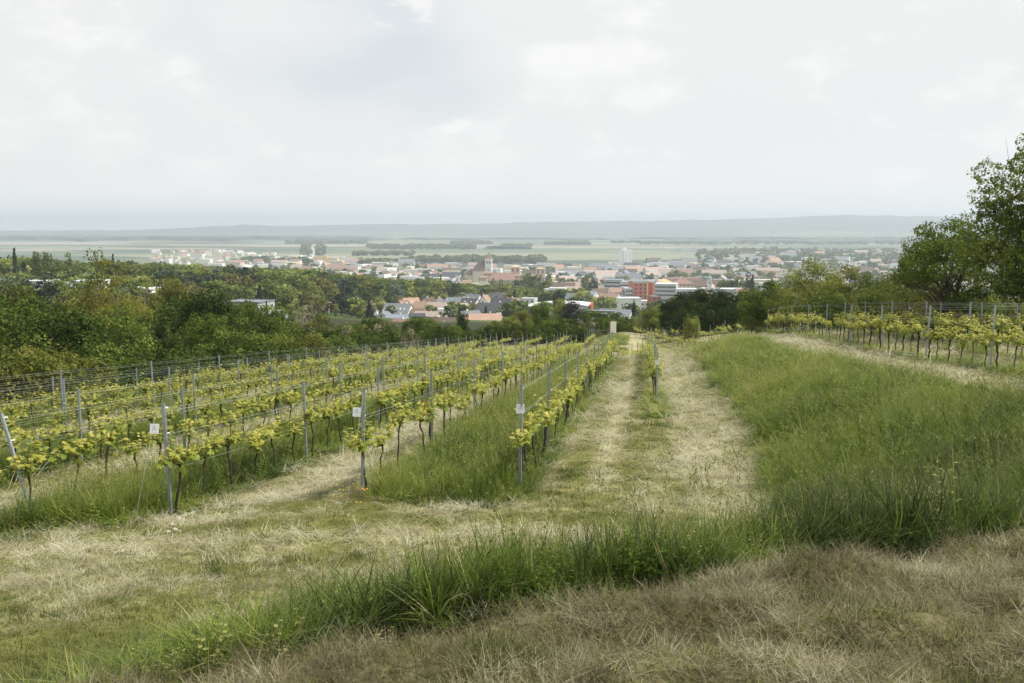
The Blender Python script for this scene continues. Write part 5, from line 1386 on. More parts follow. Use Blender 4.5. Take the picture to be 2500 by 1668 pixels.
def palace():
    d = 1160; p = at(1210, 681, d); x, y = p[0], p[1]; z0 = gz(x, y); H = p[2] - z0
    e = empty('palace', (x, y, z0), rad(-3)); tag(e, 'wide cream palace with red roofs, columned pavilion and corner towers', 'palace')
    k = d/FPX
    def X(px): return (px - 1210)*k
    z = lambda py: H + (681 - py)*k
    a, b = X(1189), X(1262)
    obj('wing', MB().box(a, b, 0, 16, -5, z(684)).mesh('wing', WALL['cream']), e)
    obj('wing_roof', MB().add([(a,-1,z(684)),(b,-1,z(684)),(b,17,z(684)),(a,17,z(684)),(X(1203),8,z(667)),(X(1247),8,z(667))], [(0,1,5,4),(2,3,4,5),(3,0,4),(1,2,5),(3,2,1,0)]).mesh('wing_roof', ROOF['red']), e)
    n = 16
    w0 = e.children[0]
    for r in range(2):
        for q in range(n): add_window(w0, a + (q + .5)*(b-a)/n, 0, z(688) - 4.6*r, '-y', 1.1, 2.2)
    pa, pb = X(1169), X(1190)
    pv = obj('pavilion', MB().box(pa, pb, -9, 14, -5, z(679)).mesh('pavilion', WALL['cream']), e)
    obj('pavilion_roof', MB().box(pa-.8, pb+.8, -9.8, 14.8, z(679)+.01, z(678)).add([(pa-1,-10,z(678)),(pb+1,-10,z(678)),(pb+1,15,z(678)),(pa-1,15,z(678)),(pa+3,2,z(674)),(pb-3,2,z(674))], [(0,1,5,4),(2,3,4,5),(3,0,4),(1,2,5)]).mesh('pavilion_roof', ROOF['red']), pv)
    for q in range(4):
        c = obj('column', MB().tube([(0, 0, 0), (0, 0, 9.5)], [.55, .48], 10).mesh('column', WALL['white']), pv, (pa + 1.6 + q*(pb-pa-3.2)/3, -10.2, 1.5))
    obj('column_base', MB().box(pa, pb, -11, -9.01, -5, 1.5).mesh('column_base', WALL['white']), pv)
    obj('architrave', MB().box(pa, pb, -11, -9.01, 11.0, 12.6).mesh('architrave', WALL['white']), pv)
    for q in range(3): add_window(pv, pa + 1.6 + (q + .5)*(pb-pa-3.2)/3, -9, 6, '-y', 1.4, 7)
    for q in range(4): add_window(pv, pa + 1.6 + q*(pb-pa-3.2)/3, -9, z(683), '-y', 1.0, 1.5)
    for px0, px1, top, bot in ((1179, 1200, 667, 676), (1249, 1277, 673, 681)):
        g0, g1 = X(px0), X(px1)
        bl = obj('belvedere', MB().box(g0, g1, 8, 18, z(bot)-4, z(top+2)).mesh('belvedere', WALL['cream']), e)
        obj('belvedere_roof', MB().add([(g0-.8,7,z(top+2)),(g1+.8,7,z(top+2)),(g1+.8,19,z(top+2)),(g0-.8,19,z(top+2)),((g0+g1)/2-2,13,z(top-3)),((g0+g1)/2+2,13,z(top-3))], [(0,1,5,4),(2,3,4,5),(3,0,4),(1,2,5),(3,2,1,0)]).mesh('belvedere_roof', ROOF['red']), bl)
        for q in range(6): add_window(bl, g0 + (q + .5)*(g1-g0)/6, 8, z(top+4.5), '-y', .9, 1.6)
    for px0, px1, top in ((1243, 1265, 655), (1304, 1326, 659)):
        g0, g1 = X(px0)*1.03, X(px1)*1.03
        tw = obj('corner_tower', MB().box(g0, g1, 26, 36, -5, z(top)).mesh('corner_tower', WALL['pink']), e)
        obj('tower_roof', MB().add([(g0-1,25,z(top)),(g1+1,25,z(top)),(g1+1,37,z(top)),(g0-1,37,z(top)),((g0+g1)/2,31,z(top-5))], [(0,1,4),(1,2,4),(2,3,4),(3,0,4),(3,2,1,0)]).mesh('tower_roof', ROOF['tan']), tw)
        for q in range(2): add_window(tw, g0 + (q + .5)*(g1-g0)/2, 26, z(top+7), '-y', 1.2, 4.0)
    a2, b2 = X(1264), X(1312)
    obj('rear_wing', MB().box(a2, b2, 4, 18, -5, z(684)).mesh('rear_wing', WALL['pink']), e)
    obj('rear_roof', MB().add([(a2,3,z(684)),(b2,3,z(684)),(b2,19,z(684)),(a2,19,z(684)),(a2,11,z(674)),(b2-7,11,z(674))], [(0,1,5,4),(2,3,4,5),(3,0,4),(1,2,5),(3,2,1,0)]).mesh('rear_roof', ROOF['red']), e)
palace()
def tower_block():
    d = 2300; p = at(1527, 610, d); x, y = p[0], p[1]; z0 = gz(x, y); H = p[2] - z0
    e = empty('tower_block', (x, y, z0), rad(14)); tag(e, 'tall white residential tower block standing over the town', 'tower')
    w0 = obj('core', MB().box(-7, 2.5, -9, 9, -5, H+1.5).mesh('core', WALL['white']), e)
    s0 = obj('slab', MB().box(2.52, 13, -8, 8, -5, H-1).mesh('slab', WALL['white']), e)
    s1 = obj('slab', MB().box(-13, -7.02, -8, 8, -5, H-.5).mesh('slab', WALL['white']), e)
    obj('lift_house', MB().box(-4, 1, -4, 4, H+1.51, H+4.2).mesh('lift_house', WALL['white']), e)
    for r in range(13):
        zz = H - 4 - 3.0*r
        for q in range(3): add_window(s0, 4 + q*3.2, -8, zz, '-y', 1.1, 1.0)
        for q in range(2): add_window(s1, -11.5 + q*3, -8, zz, '-y', 1.1, 1.0)
        add_window(w0, -2.2, -9, zz, '-y', 2.2, .7)
    house(1497, 640, 2280, 24, 14, 'flat', 'pale', 'white', 'white apartment block adjoining the tall tower block', .2, far=True, name='apartment_block', cat='building')
tower_block()
def domed_tower():
    d = 830; p = at(1732, 684, d); x, y = p[0], p[1]; z0 = gz(x, y); H = p[2] - z0
    e = empty('chapel', (x, y, z0), rad(-5)); tag(e, 'small white chapel tower with green onion dome', 'church')
    t = obj('tower', MB().box(-1.8, 1.8, -1.8, 1.8, -5, H).mesh('tower', WALL['white']), e)
    add_window(t, 0, -1.8, H-2, '-y', .9, 1.6); obj('cornice', MB().box(-2.1, 2.1, -2.1, 2.1, H+.002, H+.4).mesh('cornice', WALL['white']), t)
    obj('dome', MB().tube([(0, 0, H+.4), (0, 0, H+1.2), (0, 0, H+2.2), (0, 0, H+2.9), (0, 0, H+3.6), (0, 0, H+4.6)], [1.7, 1.95, 1.6, .8, .4, .05], 12).mesh('dome', M_TEAL, True), t)
    obj('nave', MB().box(1.81, 9, -2.5, 2.5, -5, H*.5).mesh('nave', WALL['white']), e)
    obj('nave_roof', gable_roof(7.2, 5, H*.5, H*.5+2.4, ROOF['brown']), e, (5.4, 0, 0))
domed_tower()
HOUSES = [o for o in bpy.data.objects if o.type == 'EMPTY' and o.name.split('.')[0] in ('house', 'building', 'hall', 'sports_hall', 'carport')]

# ------------------------------------------------------------------ the town, the park and the plain
LMARK = [(1193, 'church tower'), (1527, 'tower block'), (1575, 'brick-red hospital'), (1240, 'palace'), (1732, 'domed chapel'), (1360, 'curved hall')]
taken = []; town_desc = []
def town():
    g = random.Random(77); n = 0; tries = 0; far_v = []; far_f = {}
    spots = []
    while tries < 9000 and len(spots) < 1150:
        tries += 1
        r = math.exp(g.uniform(math.log(760), math.log(4600))); px = g.uniform(380, 2560)
        x = pxat(px, r); y = r; az = math.degrees(math.atan2(x, y))
        # outline of the town in plan
        lo = np.interp(px, [380, 700, 1000, 1180, 1330, 1450, 1900, 2560], [2700, 2050, 1500, 1250, 900, 960, 780, 820])
        hi = np.interp(px, [380, 560, 700, 900, 1150, 1350, 1500, 1700, 2000, 2560], [3900, 3900, 3300, 2700, 2350, 2350, 2450, 2600, 3900, 4400])
        if not lo < r < hi: continue
        if r > 2600 and g.random() < .35: continue
        if 1150 < px < 1345 and 1080 < r < 1500: continue
        if 1480 < px < 1660 and r < 1000: continue
        if 1505 < px < 1560 and 2200 < r < 2420: continue
        md = 17 if r < 1500 else 24
        if any(abs(x-a) < md*1.1 and abs(y-b) < md*1.8 for a, b in spots[-500:]): continue
        spots.append((x, y))
    spots.sort(key=lambda s: s[1])
    for i, (x, y) in enumerate(spots):
        r = y; px = 1250 + x/y*FPX
        big = g.random() < (.42 if r > 1200 else .25)
        if r > 2500 and px > 1600: big = g.random() < .7
        if 1230 < px < 1660 and r > 1150: big = g.random() < .62
        kd = g.choice(['gable', 'gable', 'hip']) if not big else g.choice(['flat', 'flat', 'gable'])
        L = g.uniform(10, 17) if not big else g.uniform(20, 46); W = g.uniform(9, 12) if not big else g.uniform(11, 18)
        he = g.uniform(4.5, 8.5) if not big else g.uniform(7, 14)
        rf = g.choices(['red', 'orange', 'salmon', 'brown', 'dark', 'grey'], [3, 1.5, 3, 3, 2, 4])[0] if kd != 'flat' else g.choice(['pale', 'grey', 'pale'])
        if px < 900: rf = g.choice(['orange', 'red', 'salmon']) if kd != 'flat' else 'pale'
        wl = g.choices(['white', 'cream', 'pink', 'yellow', 'grey'], [6, 3, 1, 1, 2])[0]
        rz = g.choice([-.25, -.1, .3, 1.3, -.45]) + g.uniform(-.1, .1); z0 = gz(x, y); rise = W*.5*g.uniform(.65, .95) if kd != 'flat' else 0
        if n < 260:
            n += 1
            lm = min(LMARK, key=lambda q: abs(q[0]-px))[1]
            side = 'behind' if r > 1500 else 'in front of'
            e = empty('town_house' if not big else 'town_block', (x, y, z0), rz)
            tag(e, '%s%s %s with %s %s roof in the town %s the %s' % ('long ' if L > 2.2*W else ('low ' if he < (5.6 if not big else 8.5) else ('tall ' if he > (7.4 if not big else 11.5) else '')), wl, 'house' if not big else 'block', rf, {'gable': 'pitched', 'hip': 'hipped', 'flat': 'flat'}[kd], side, lm), 'house' if not big else 'building', 'buildings of the town')
            if kd == 'gable': obj('wall', gable_wall(L, W, he, he+rise, WALLF[wl]), e); rr = obj('roof', gable_roof(L, W, he, he+rise, ROOF[rf]), e)
            elif kd == 'hip': obj('wall', MB().box(-L/2, L/2, -W/2, W/2, -3, he).mesh('wall', WALLF[wl]), e); rr = obj('roof', hip_roof(L, W, he, he+rise, ROOF[rf]), e)
            else: obj('wall', MB().box(-L/2, L/2, -W/2, W/2, -3, he-.01).mesh('wall', WALLF[wl]), e); rr = obj('roof', flat_roof(L, W, he, ROOF[rf]), e)
            if kd != 'flat':
                cx = g.uniform(-.3, .3)*L; obj('chimney', MB().box(cx-.4, cx+.4, .3, 1.1, he+rise*.4, he+rise+1).mesh('chimney', WALL['white']), rr)
        else:
            c, s = math.cos(rz), math.sin(rz)
            def P(a, b, q): return (x + a*c - b*s, y + a*s + b*c, z0 + q)
            b0 = len(far_v); a, b = L/2, W/2
            far_v += [P(-a,-b,-3), P(a,-b,-3), P(a,b,-3), P(-a,b,-3), P(-a,-b,he), P(a,-b,he), P(a,b,he), P(-a,b,he)]
            far_f.setdefault(('w', wl), []).extend([tuple(b0+k for k in q) for q in ((0,1,5,4),(1,2,6,5),(2,3,7,6),(3,0,4,7))])
            if kd == 'flat': far_f.setdefault(('r', rf), []).append((b0+4, b0+5, b0+6, b0+7))
            else:
                t = .02 if kd == 'gable' else .5
                far_v += [P(-a+b*t*1.6, 0, he+rise), P(a-b*t*1.6, 0, he+rise)]
                far_f.setdefault(('r', rf), []).extend([(b0+4, b0+5, b0+9, b0+8), (b0+6, b0+7, b0+8, b0+9), (b0+5, b0+6, b0+9), (b0+7, b0+4, b0+8)])
        taken.append((x, y)); town_desc.append((x, y, '%s %s with %s roof' % (wl, 'house' if not big else 'block', rf)))
    me = bpy.data.meshes.new('distant_buildings'); F = []; mi = []
    for k, (key, fs) in enumerate(far_f.items()):
        me.materials.append((WALL if key[0] == 'w' else ROOF)[key[1]]); F += fs; mi += [k]*len(fs)
    me.from_pydata(far_v, [], F); me.polygons.foreach_set('material_index', mi); me.update()
    tag(obj('distant_buildings', me), 'pale mass of far houses and halls merging on the plain', kind='stuff')
town()

def long_halls():
    """warehouses of the industrial estate on the plain"""
    g = random.Random(5)
    for i, (px, py, d, Lp, W, rf, lab) in enumerate([
      (1636, 606, 4100, 26, 60, 'pale', 'bright white warehouse roof on the plain'), (1690, 611, 3800, 60, 80, 'slate', 'wide blue-grey warehouse beside the white one'),
      (1730, 609, 3900, 40, 60, 'pale', 'white industrial hall right of the blue-grey warehouse'), (1775, 612, 3700, 24, 50, 'pale', 'small bright industrial hall'),
      (1840, 616, 3500, 70, 60, 'pale', 'very long pale factory hall'), (1880, 622, 3200, 44, 50, 'pale', 'white hall with low roof near the sports field'),
      (1930, 612, 3700, 50, 60, 'pale', 'pale hall behind the thin sprawling tree'), (2020, 609, 3900, 60, 60, 'pale', 'long white hall at the edge of the estate'),
      (2150, 616, 3500, 80, 70, 'pale', 'broad white hall beyond the orchard'), (2230, 608, 3900, 70, 70, 'pale', 'distant white hall beside the cherry tree'),
      (1395, 650, 1900, 58, 30, 'slate', 'long slate-roofed building behind the palace'), (1446, 655, 1750, 38, 26, 'pale', 'white apartment house with curved end'),
      (820, 628, 3000, 40, 40, 'pale', 'pale school building at the end of the country road'), (640, 644, 2450, 30, 40, 'slate', 'blue-roofed hall behind the park'),
      (860, 650, 2050, 36, 40, 'slate', 'slate-blue hall behind the park trees'), (930, 640, 2300, 34, 30, 'pale', 'pale hall beside the park trees'),
      (1300, 640, 2100, 60, 16, 'grey', 'long grey terrace of houses behind the church'), (1130, 645, 2000, 56, 16, 'pale', 'long pale terrace left of the church'),
      (1340, 633, 2300, 60, 16, 'salmon', 'long salmon-roofed terrace near the fields'), (1900, 655, 1900, 40, 20, 'pale', 'pale apartment row behind the poplar'),
      (1770, 640, 2300, 50, 20, 'grey', 'grey apartment row beyond the domed chapel')]):
        L = Lp/FPX*d; p = at(px, py, d); z0 = gz(p[0], p[1]); he = min(max(p[2]-z0, 6), 14)
        e = empty('long_hall', (p[0], p[1], z0), g.uniform(-.15, .1)); tag(e, lab, 'hall', 'long halls and terraces')
        obj('wall', MB().box(-L/2, L/2, -W/2, W/2, -3, he-.01).mesh('wall', WALLF['white']), e); obj('roof', flat_roof(L, W, he, ROOF[rf], .8), e)
long_halls()

def town_trees():
    g = random.Random(12); n = 0; P = []; K = []; S = []; R_ = []
    cnt = 0
    for t in range(7000):
        r = math.exp(g.uniform(math.log(520), math.log(4200))); px = g.uniform(520, 2560); x = pxat(px, r); y = r
        lo = np.interp(px, [520, 1000, 1180, 1330, 1450, 1900, 2560], [2400, 1450, 700, 620, 560, 480, 480])
        if r < lo: continue
        dens = 1.0 if px > 1640 else .55
        if 1270 < px < 1640 and r < 1100: dens = .22
        if r > 2300 and px < 1700: dens = 0
        if g.random() > dens: continue
        if any(abs(x-a) < 9 and abs(y-b) < 9 for a, b in taken): continue
        if 1165 < px < 1330 and 1100 < r < 1200: continue
        if 1480 < px < 1660 and 650 < r < 950 : continue
        cnt += 1
        c = g.choices(['green', 'dark', 'light', 'olive', 'cedar'], [4, 3, 2.5, 1, 1])[0]
        if n < 210 and r < 1900:
            n += 1; kd = g.choices(['town', 'far', 'fartall', 'farcone', 'cypress'], [5, 2, 1, 1, .6])[0]
            if kd in ('farcone', 'cypress'): c = 'cedar'
            lm = min(LMARK, key=lambda q: abs(q[0]-px))[1]
            plant(kd, x, y, h=g.uniform(7, 15), colour=c, label='%s %s in the town, beside a %s' % ({'cedar': 'dark blue-green', 'light': 'pale green'}.get(c, c), {'farcone': 'conifer', 'cypress': 'slim cypress', 'fartall': 'tall tree'}.get(kd, 'round tree'), min(town_desc, key=lambda q: (q[0]-x)**2 + (q[1]-y)**2)[2]), group='trees among the town roofs', name='town_tree')
        else:
            P.append((x, y, gz(x, y))); K.append(g.randrange(6)); s = g.uniform(.7, 1.35); S.append((s*1.15, s*1.15, s)); R_.append((0, 0, g.uniform(0, 6.28)))
    # tree belts and copses on the plain
    for px0, px1, d0, d1, num in [(1000, 1330, 2600, 3000, 230), (860, 1010, 3300, 3500, 60), (900, 1160, 4200, 4700, 220), (1225, 1295, 4500, 4700, 70), (1330, 1440, 5100, 5400, 90), (1395, 1432, 5500, 5800, 50),
                                  (1100, 1200, 5200, 5600, 70), (700, 900, 5300, 6000, 140), (1560, 2560, 5200, 5500, 260), (1700, 2500, 3400, 3800, 260), (1850, 2560, 2900, 3300, 200), (880, 1010, 2500, 2700, 60), (740, 758, 2800, 5200, 60), (775, 795, 2900, 4800, 40), (1490, 1560, 5600, 5700, 40), (560, 760, 2500, 2900, 90), (1800, 2500, 6000, 6800, 260)]:
        for q in range(num):
            r = g.uniform(d0, d1); px = g.uniform(px0, px1); x = pxat(px, r); s = g.uniform(.8, 1.5)*(1.2 if r > 4000 else 1)
            P.append((x, r, gz(x, r))); K.append(g.randrange(6)); S.append((s*1.4, s*1.4, s)); R_.append((0, 0, g.uniform(0, 6.28)))
    meshes = []
    for c in ('green', 'dark', 'light', 'green', 'dark', 'olive'):
        me = random.choice(TREES['town'])[1].copy(); me.materials.clear(); me.materials.append(LEAF[c]); meshes.append(me)
    scatter('distant_trees', 'far trees, garden greenery and tree belts merging on the plain', meshes, P, R_, S, [.5]*len(P), K)
town_trees()

PARK_NEAR = [(34, 420, 'the pointed fir'), (100, 430, 'the slender dark trees'), (165, 440, 'the feathery tree'), (275, 520, 'the small fir'), (99, 310, 'the white flat roof'), (222, 300, 'the roof behind the golden tree'), (352, 290, 'the white roof edge'), (660, 540, 'the tall spruce'), (585, 560, 'the dark columnar tree'), (608, 340, 'the grey hall'), (720, 430, 'the copper beech'), (808, 470, 'the red villa'), (900, 430, 'the tall pine'), (1017, 780, 'the tall dark end tree'), (1076, 800, 'the blue spruce'), (1180, 900, 'the palace pavilion'), (30, 650, 'the far ridge end'), (300, 700, 'the far village roofs'), (500, 800, 'the country road end'), (800, 850, 'the far park edge'), (950, 700, 'the villas'), (420, 450, 'the yellowish round tree'), (480, 330, 'the massive dark tree')]
def park():
    g = random.Random(21)
    for px, py, d, kd, c, lab, w in [
      (660, 683, 540, 'farcone', 'cedar', 'tall dark spruce rising from the park', 22), (686, 690, 530, 'farcone', 'cedar', 'second dark spruce beside the tall one', 18),
      (585, 676, 560, 'fartall', 'cedar', 'dark columnar tree in the park', 20), (901, 727, 430, 'farcone', 'cedar', 'tall pine beside the orange-roofed villa', 40), (856, 726, 430, 'far', 'cedar', 'broad flat-topped cedar left of the pine', 44),
      (602, 733, 330, 'far', 'maroon', 'dark copper tree in front of the grey hall', 46), (650, 735, 325, 'farcone', 'cedar', 'small dark conifer in front of the grey hall', 22), (720, 719, 430, 'far', 'maroon', 'copper beech at the park edge', 32),
      (798, 739, 430, 'cypress', 'cedar', 'left of two slim cypresses before the red villa', 8), (808, 740, 428, 'cypress', 'cedar', 'right of two slim cypresses before the red villa', 8),
      (1186, 744, 470, 'cypress', 'cedar', 'slim dark cypress before the dark slate house', 9), (1212, 719, 610, 'cypress', 'cedar', 'narrow cypress below the palace', 9),
      (1076, 671, 800, 'farcone', 'cedar', 'blue spruce at the right end of the park', 22), (1017, 680, 780, 'fartall', 'dark', 'tall dark tree at the end of the park', 26),
      (715, 735, 320, 'far', 'light', 'bright green round tree by the villas', 42), (745, 745, 330, 'far', 'blossom', 'pale tree at the edge of the park', 50),
      (34, 608, 420, 'farcone', 'cedar', 'tall pointed fir on the wooded ridge', 20), (90, 616, 430, 'fartall', 'dark', 'slender dark tree on the wooded ridge', 20), (112, 617, 440, 'fartall', 'dark', 'second slender tree on the wooded ridge', 24), (165, 620, 440, 'fartall', 'green', 'feathery tree on the wooded ridge', 30),
      (275, 622, 520, 'farcone', 'cedar', 'small fir peeking over the ridge wood', 16),
      (1285, 668, 900, 'fartall', 'green', 'tall leafy tree beside the palace wing', 42), (1310, 672, 880, 'far', 'dark', 'broad dark tree right of the palace', 48), (1335, 685, 860, 'far', 'green', 'green tree before the town roofs', 36),
      (1205, 680, 950, 'fartall', 'green', 'tall tree before the palace front', 24), (1222, 684, 930, 'fartall', 'dark', 'dark tall tree before the palace front', 24), (1240, 690, 910, 'far', 'green', 'leafy tree before the palace wing', 34), (1262, 684, 900, 'far', 'dark', 'dark tree before the palace wing', 36), (1275, 700, 800, 'far', 'light', 'pale green tree below the palace', 30), (1300, 705, 780, 'far', 'green', 'round green tree below the palace towers', 40),
      (1350, 710, 640, 'far', 'light', 'yellow-green tree near the white office', 28), (1362, 712, 520, 'far', 'maroon', 'dark copper tree by the white office', 38), (1450, 680, 900, 'far', 'cedar', 'dark leaning cedar among the offices', 22), (1428, 672, 1000, 'far', 'green', 'big round green tree among the town roofs', 28),
      (1805, 700, 470, 'cypress', 'cedar', 'dark poplar beside the red-roofed house', 12), (1838, 672, 640, 'farcone', 'cedar', 'large dark conifer beyond the hedge', 22), (1826, 668, 700, 'fartall', 'cedar', 'tall narrow conifer beyond the hedge', 14), (1800, 680, 680, 'far', 'dark', 'dark round tree beyond the hedge', 34), (1770, 682, 700, 'far', 'dark', 'dark tree right of the domed chapel', 36)]:
        plant_px(px, py, d, kd, c, lab, w)
    # garden trees between the villas
    gp = []
    for t in range(900):
        px = g.uniform(700, 1330); r = g.uniform(390, 740); x = pxat(px, r); y = r
        if r < np.interp(px, [700, 960, 1330], [400, 400, 430]): continue
        if any((x-o.location.x)**2 + (y-o.location.y)**2 < 9.5**2 for o in HOUSES) or any((x-a)**2 + (y-b)**2 < 8**2 for a, b in gp): continue
        if any(abs((px - (1250 + FPX*o.location.x/o.location.y))) < 17 and 0 < o.location.y - r < 70 for o in HOUSES) and g.random() < .75: continue
        gp.append((x, y)); c = g.choices(['green', 'dark', 'light', 'olive', 'cedar', 'blossom'], [4, 3, 2, 1, 1, .7])[0]; kd = g.choices(['far', 'town', 'fartall', 'farcone'], [4, 3, 1, 1])[0]
        if kd == 'farcone': c = 'cedar'
        plant(kd, x, y, h=g.uniform(4.5, 9.5), colour=c, label='%s garden %s among the villas, near %s' % ({'cedar': 'dark blue-green', 'light': 'pale green', 'blossom': 'cream-flowering'}.get(c, c), {'farcone': 'conifer', 'fartall': 'tall tree', 'town': 'spreading tree'}.get(kd, 'tree'), 'the ' + ' '.join(min(HOUSES, key=lambda o: (o.location.x-x)**2 + (o.location.y-y)**2)['label'].split()[:6])), group='garden trees among the villas', name='garden_tree', wide=1.2)
        if len(gp) > 95: break
    pts = []
    n = 0
    for t in range(60000):
        r = math.exp(g.uniform(math.log(215), math.log(960))); px = g.uniform(-60, 1260); x = pxat(px, r); y = r
        hi = np.interp(px, [-60, 300, 700, 900, 1100, 1180, 1260], [760, 830, 930, 960, 900, 860, 820])
        lo = np.interp(px, [-60, 400, 560, 720, 900, 1000, 1150, 1260], [230, 250, 360, 420, 600, 690, 730, 740])
        if not lo < r < hi: continue
        if 540 < px < 670 and 300 < r < 370: continue
        if (60 < px < 400) and 265 < r < 325: continue
        if 740 < px < 910 and r < 500: continue
        sp = 10.5 if r > 450 else 8.5
        if any((x-a)**2 + (y-b)**2 < sp*sp for a, b in pts): continue
        pts.append((x, y))
    # the 300 that show largest stand as trees of their own, the rest are the mass of the wood
    pts.sort(key=lambda q: q[1]); P = []; K = []; S = []; R_ = []
    meshes = []
    mats = ['green', 'dark', 'light', 'olive', 'green', 'dark', 'blue', 'green']
    for i, c in enumerate(mats):
        me = TREES['far'][i % 4][1].copy(); me.materials.clear(); me.materials.append(LEAF[c]); meshes.append(me)
    for i, (x, y) in enumerate(pts):
        px, _ = proj(x, y, 0); z0 = gz(x, y)
        h = g.uniform(9, 14) if y < 420 else g.uniform(12, 19)
        ceil_y = np.interp(px, [-60, 0, 60, 200, 300, 420, 560, 800, 930, 1100, 1260], [626, 628, 632, 640, 640, 640, 652, 662, 668, 690, 705])
        h = min(h, max(at(px, ceil_y, y)[2] - z0 + g.uniform(-2, 1), 5))
        if i < 270:
            kd = g.choices(['far', 'fartall', 'farcone'], [8, 2, .5])[0]; c = g.choices(['green', 'dark', 'light', 'olive', 'blue', 'cedar'], [5, 4, 2.5, 1, 1, .6])[0]
            if kd == 'farcone': c = 'cedar'
            w_ = ('ridge wood' if px < 420 else 'palace park') + ', near ' + min(PARK_NEAR, key=lambda q: ((q[0]-px)/40)**2 + ((q[1]-y)/90)**2)[2]
            plant(kd, x, y, h=h, colour=c, label='%s %s in the %s' % ({'cedar': 'dark blue-green', 'light': 'pale green', 'blue': 'greyish green'}.get(c, c), {'far': 'rounded tree', 'fartall': 'tall tree', 'farcone': 'conifer'}[kd], w_), group='trees of the park and ridge wood', name='park_tree', wide=1.12)
        else:
            P.append((x, y, z0)); K.append(g.randrange(8)); s = h/16; S.append((s*1.15, s*1.15, s)); R_.append((0, 0, g.uniform(0, 6.28)))
    print('park trees', len(pts))
    if P: scatter('park_wood', 'dense green tree crowns of the park reading as one wood', meshes, P, R_, S, [.5]*len(P), K)
park()

def far_woods():
    m = principled('far_woodland', (.06, .085, .05), .95, noise=(.004, .3))
    for px0, px1, d0, d1, h, lab in [(-300, 960, 6600, 8100, 22, 'dark band of distant forest on the plain'), (1560, 2700, 5600, 6300, 14, 'far hedgerow wood before the ridge villages'), (960, 1500, 6900, 7300, 13, 'thin far wood below the ridge'), (1180, 1300, 4200, 4350, 12, 'small copse in the fields'), (1500, 2600, 7000, 7500, 14, 'distant wood at the foot of the ridge')]:
        nx, ny = 160, 8; V = []; F = []
        for j in range(ny+1):
            for i in range(nx+1):
                t = i/nx; px = px0 + (px1-px0)*t
                wob = 1 + .05*math.sin(px*.021) + .03*math.sin(px*.053)
                d = (d0 + (d1-d0)*(j/ny))*(wob if j in (0, 1) else 1); x = pxat(px, d); e = min(t, 1-t)*14
                hh = h*(0 if j in (0, ny) else 1)*min(1, e) + (0 if j in (0, ny) else random.uniform(-2.5, 2.5)*min(1, e))
                if j == 1: d = d0*wob + 4; x = pxat(px, d)
                V.append((x, d, gz(x, d) + hh))
        for j in range(ny):
            for i in range(nx): a = j*(nx+1)+i; F.append((a, a+1, a+nx+2, a+nx+1))
        me = bpy.data.meshes.new('far_wood'); me.from_pydata(V, [], F); me.materials.append(m); me.update()
        tag(obj('far_wood', me), lab, kind='stuff')
far_woods()
def country_road():
    m = principled('pale_road', (.42, .41, .38), .9)
    V = []; F = []; pts = [(2500, 756), (2900, 758), (3300, 765), (3800, 771), (4400, 766), (5200, 757), (6200, 748)]
    for d, px in pts:
        x = pxat(px, d); z = gz(x, d) + .4; V += [(x-5.5, d, z), (x+5.5, d, z)]
    for i in range(len(pts)-1): F.append((2*i, 2*i+1, 2*i+3, 2*i+2))
    me = bpy.data.meshes.new('road'); me.from_pydata(V, [], F); me.materials.append(m); me.update()
    tag(obj('road', me), 'pale country road running out of town across the plain', kind='structure')
country_road()

# ------------------------------------------------------------------ gates, boards, car, fences and small things
def place(name, px, py, label, cat, rz=0.0, dmin=90, dmax=170, group=None):
    p = hit(px, py, dmin, dmax); e = empty(name, tuple(p), rz); tag(e, label, cat, group); return e
def wooden_gate(px, py, w, label, rz):
    e = place('wooden_gate', px, py, label, 'gate', rz); h = 1.25
    for s in (-1, 1): obj('post', MB().box(-.08, .08, -.08, .08, -.4, h+.25).mesh('post', M_GREYWOOD), e, (s*(w/2+.12), 0, 0))
    obj('rail', MB().box(-w/2, w/2, -.04, .04, h-.1, h).mesh('rail', M_GREYWOOD), e); obj('rail', MB().box(-w/2, w/2, -.04, .04, .15, .25).mesh('rail', M_GREYWOOD), e)
    obj('upright', MB().box(-.05, .05, -.06, -.042, .252, h-.102).mesh('upright', M_GREYWOOD), e)
    for s in (-1, 1): obj('brace', MB().bar((s*w*.46, -.055, .26), (s*.12, -.055, h-.11), .08, .03).mesh('brace', M_GREYWOOD), e)
wooden_gate(1458, 829, 2.6, 'weathered wooden gate with two diagonal braces below the dark bush', rad(-6))
wooden_gate(1541, 807, 2.8, 'weathered wooden gate in front of the white car', rad(5))
wooden_gate(1125, 845, 2.4, 'weathered wooden gate behind the vineyard posts', rad(-12))
e = place('info_board', 1497, 815, 'tall cream information board standing by the path', 'board', rad(18))
obj('panel', MB().box(-.45, .45, -.05, .05, .1, 1.75).mesh('panel', principled('board_cream', (.68, .66, .58), .6)), e)
obj('edge_post', MB().box(-.55, -.452, -.07, .07, -.4, 1.8).mesh('edge_post', M_GREYWOOD), e)
e = place('small_board', 1507, 811, 'small leaning pale-blue board beside the cream one', 'board', rad(-6))
q = obj('panel', MB().box(-.24, .24, -.03, .03, 0, .85).mesh('panel', principled('board_blue', (.62, .70, .72), .6)), e); q.rotation_euler = (rad(-8), rad(-6), 0)
obj('foot', MB().box(-.2, .2, .0, .3, -.3, .02).mesh('foot', M_GREYWOOD), e)
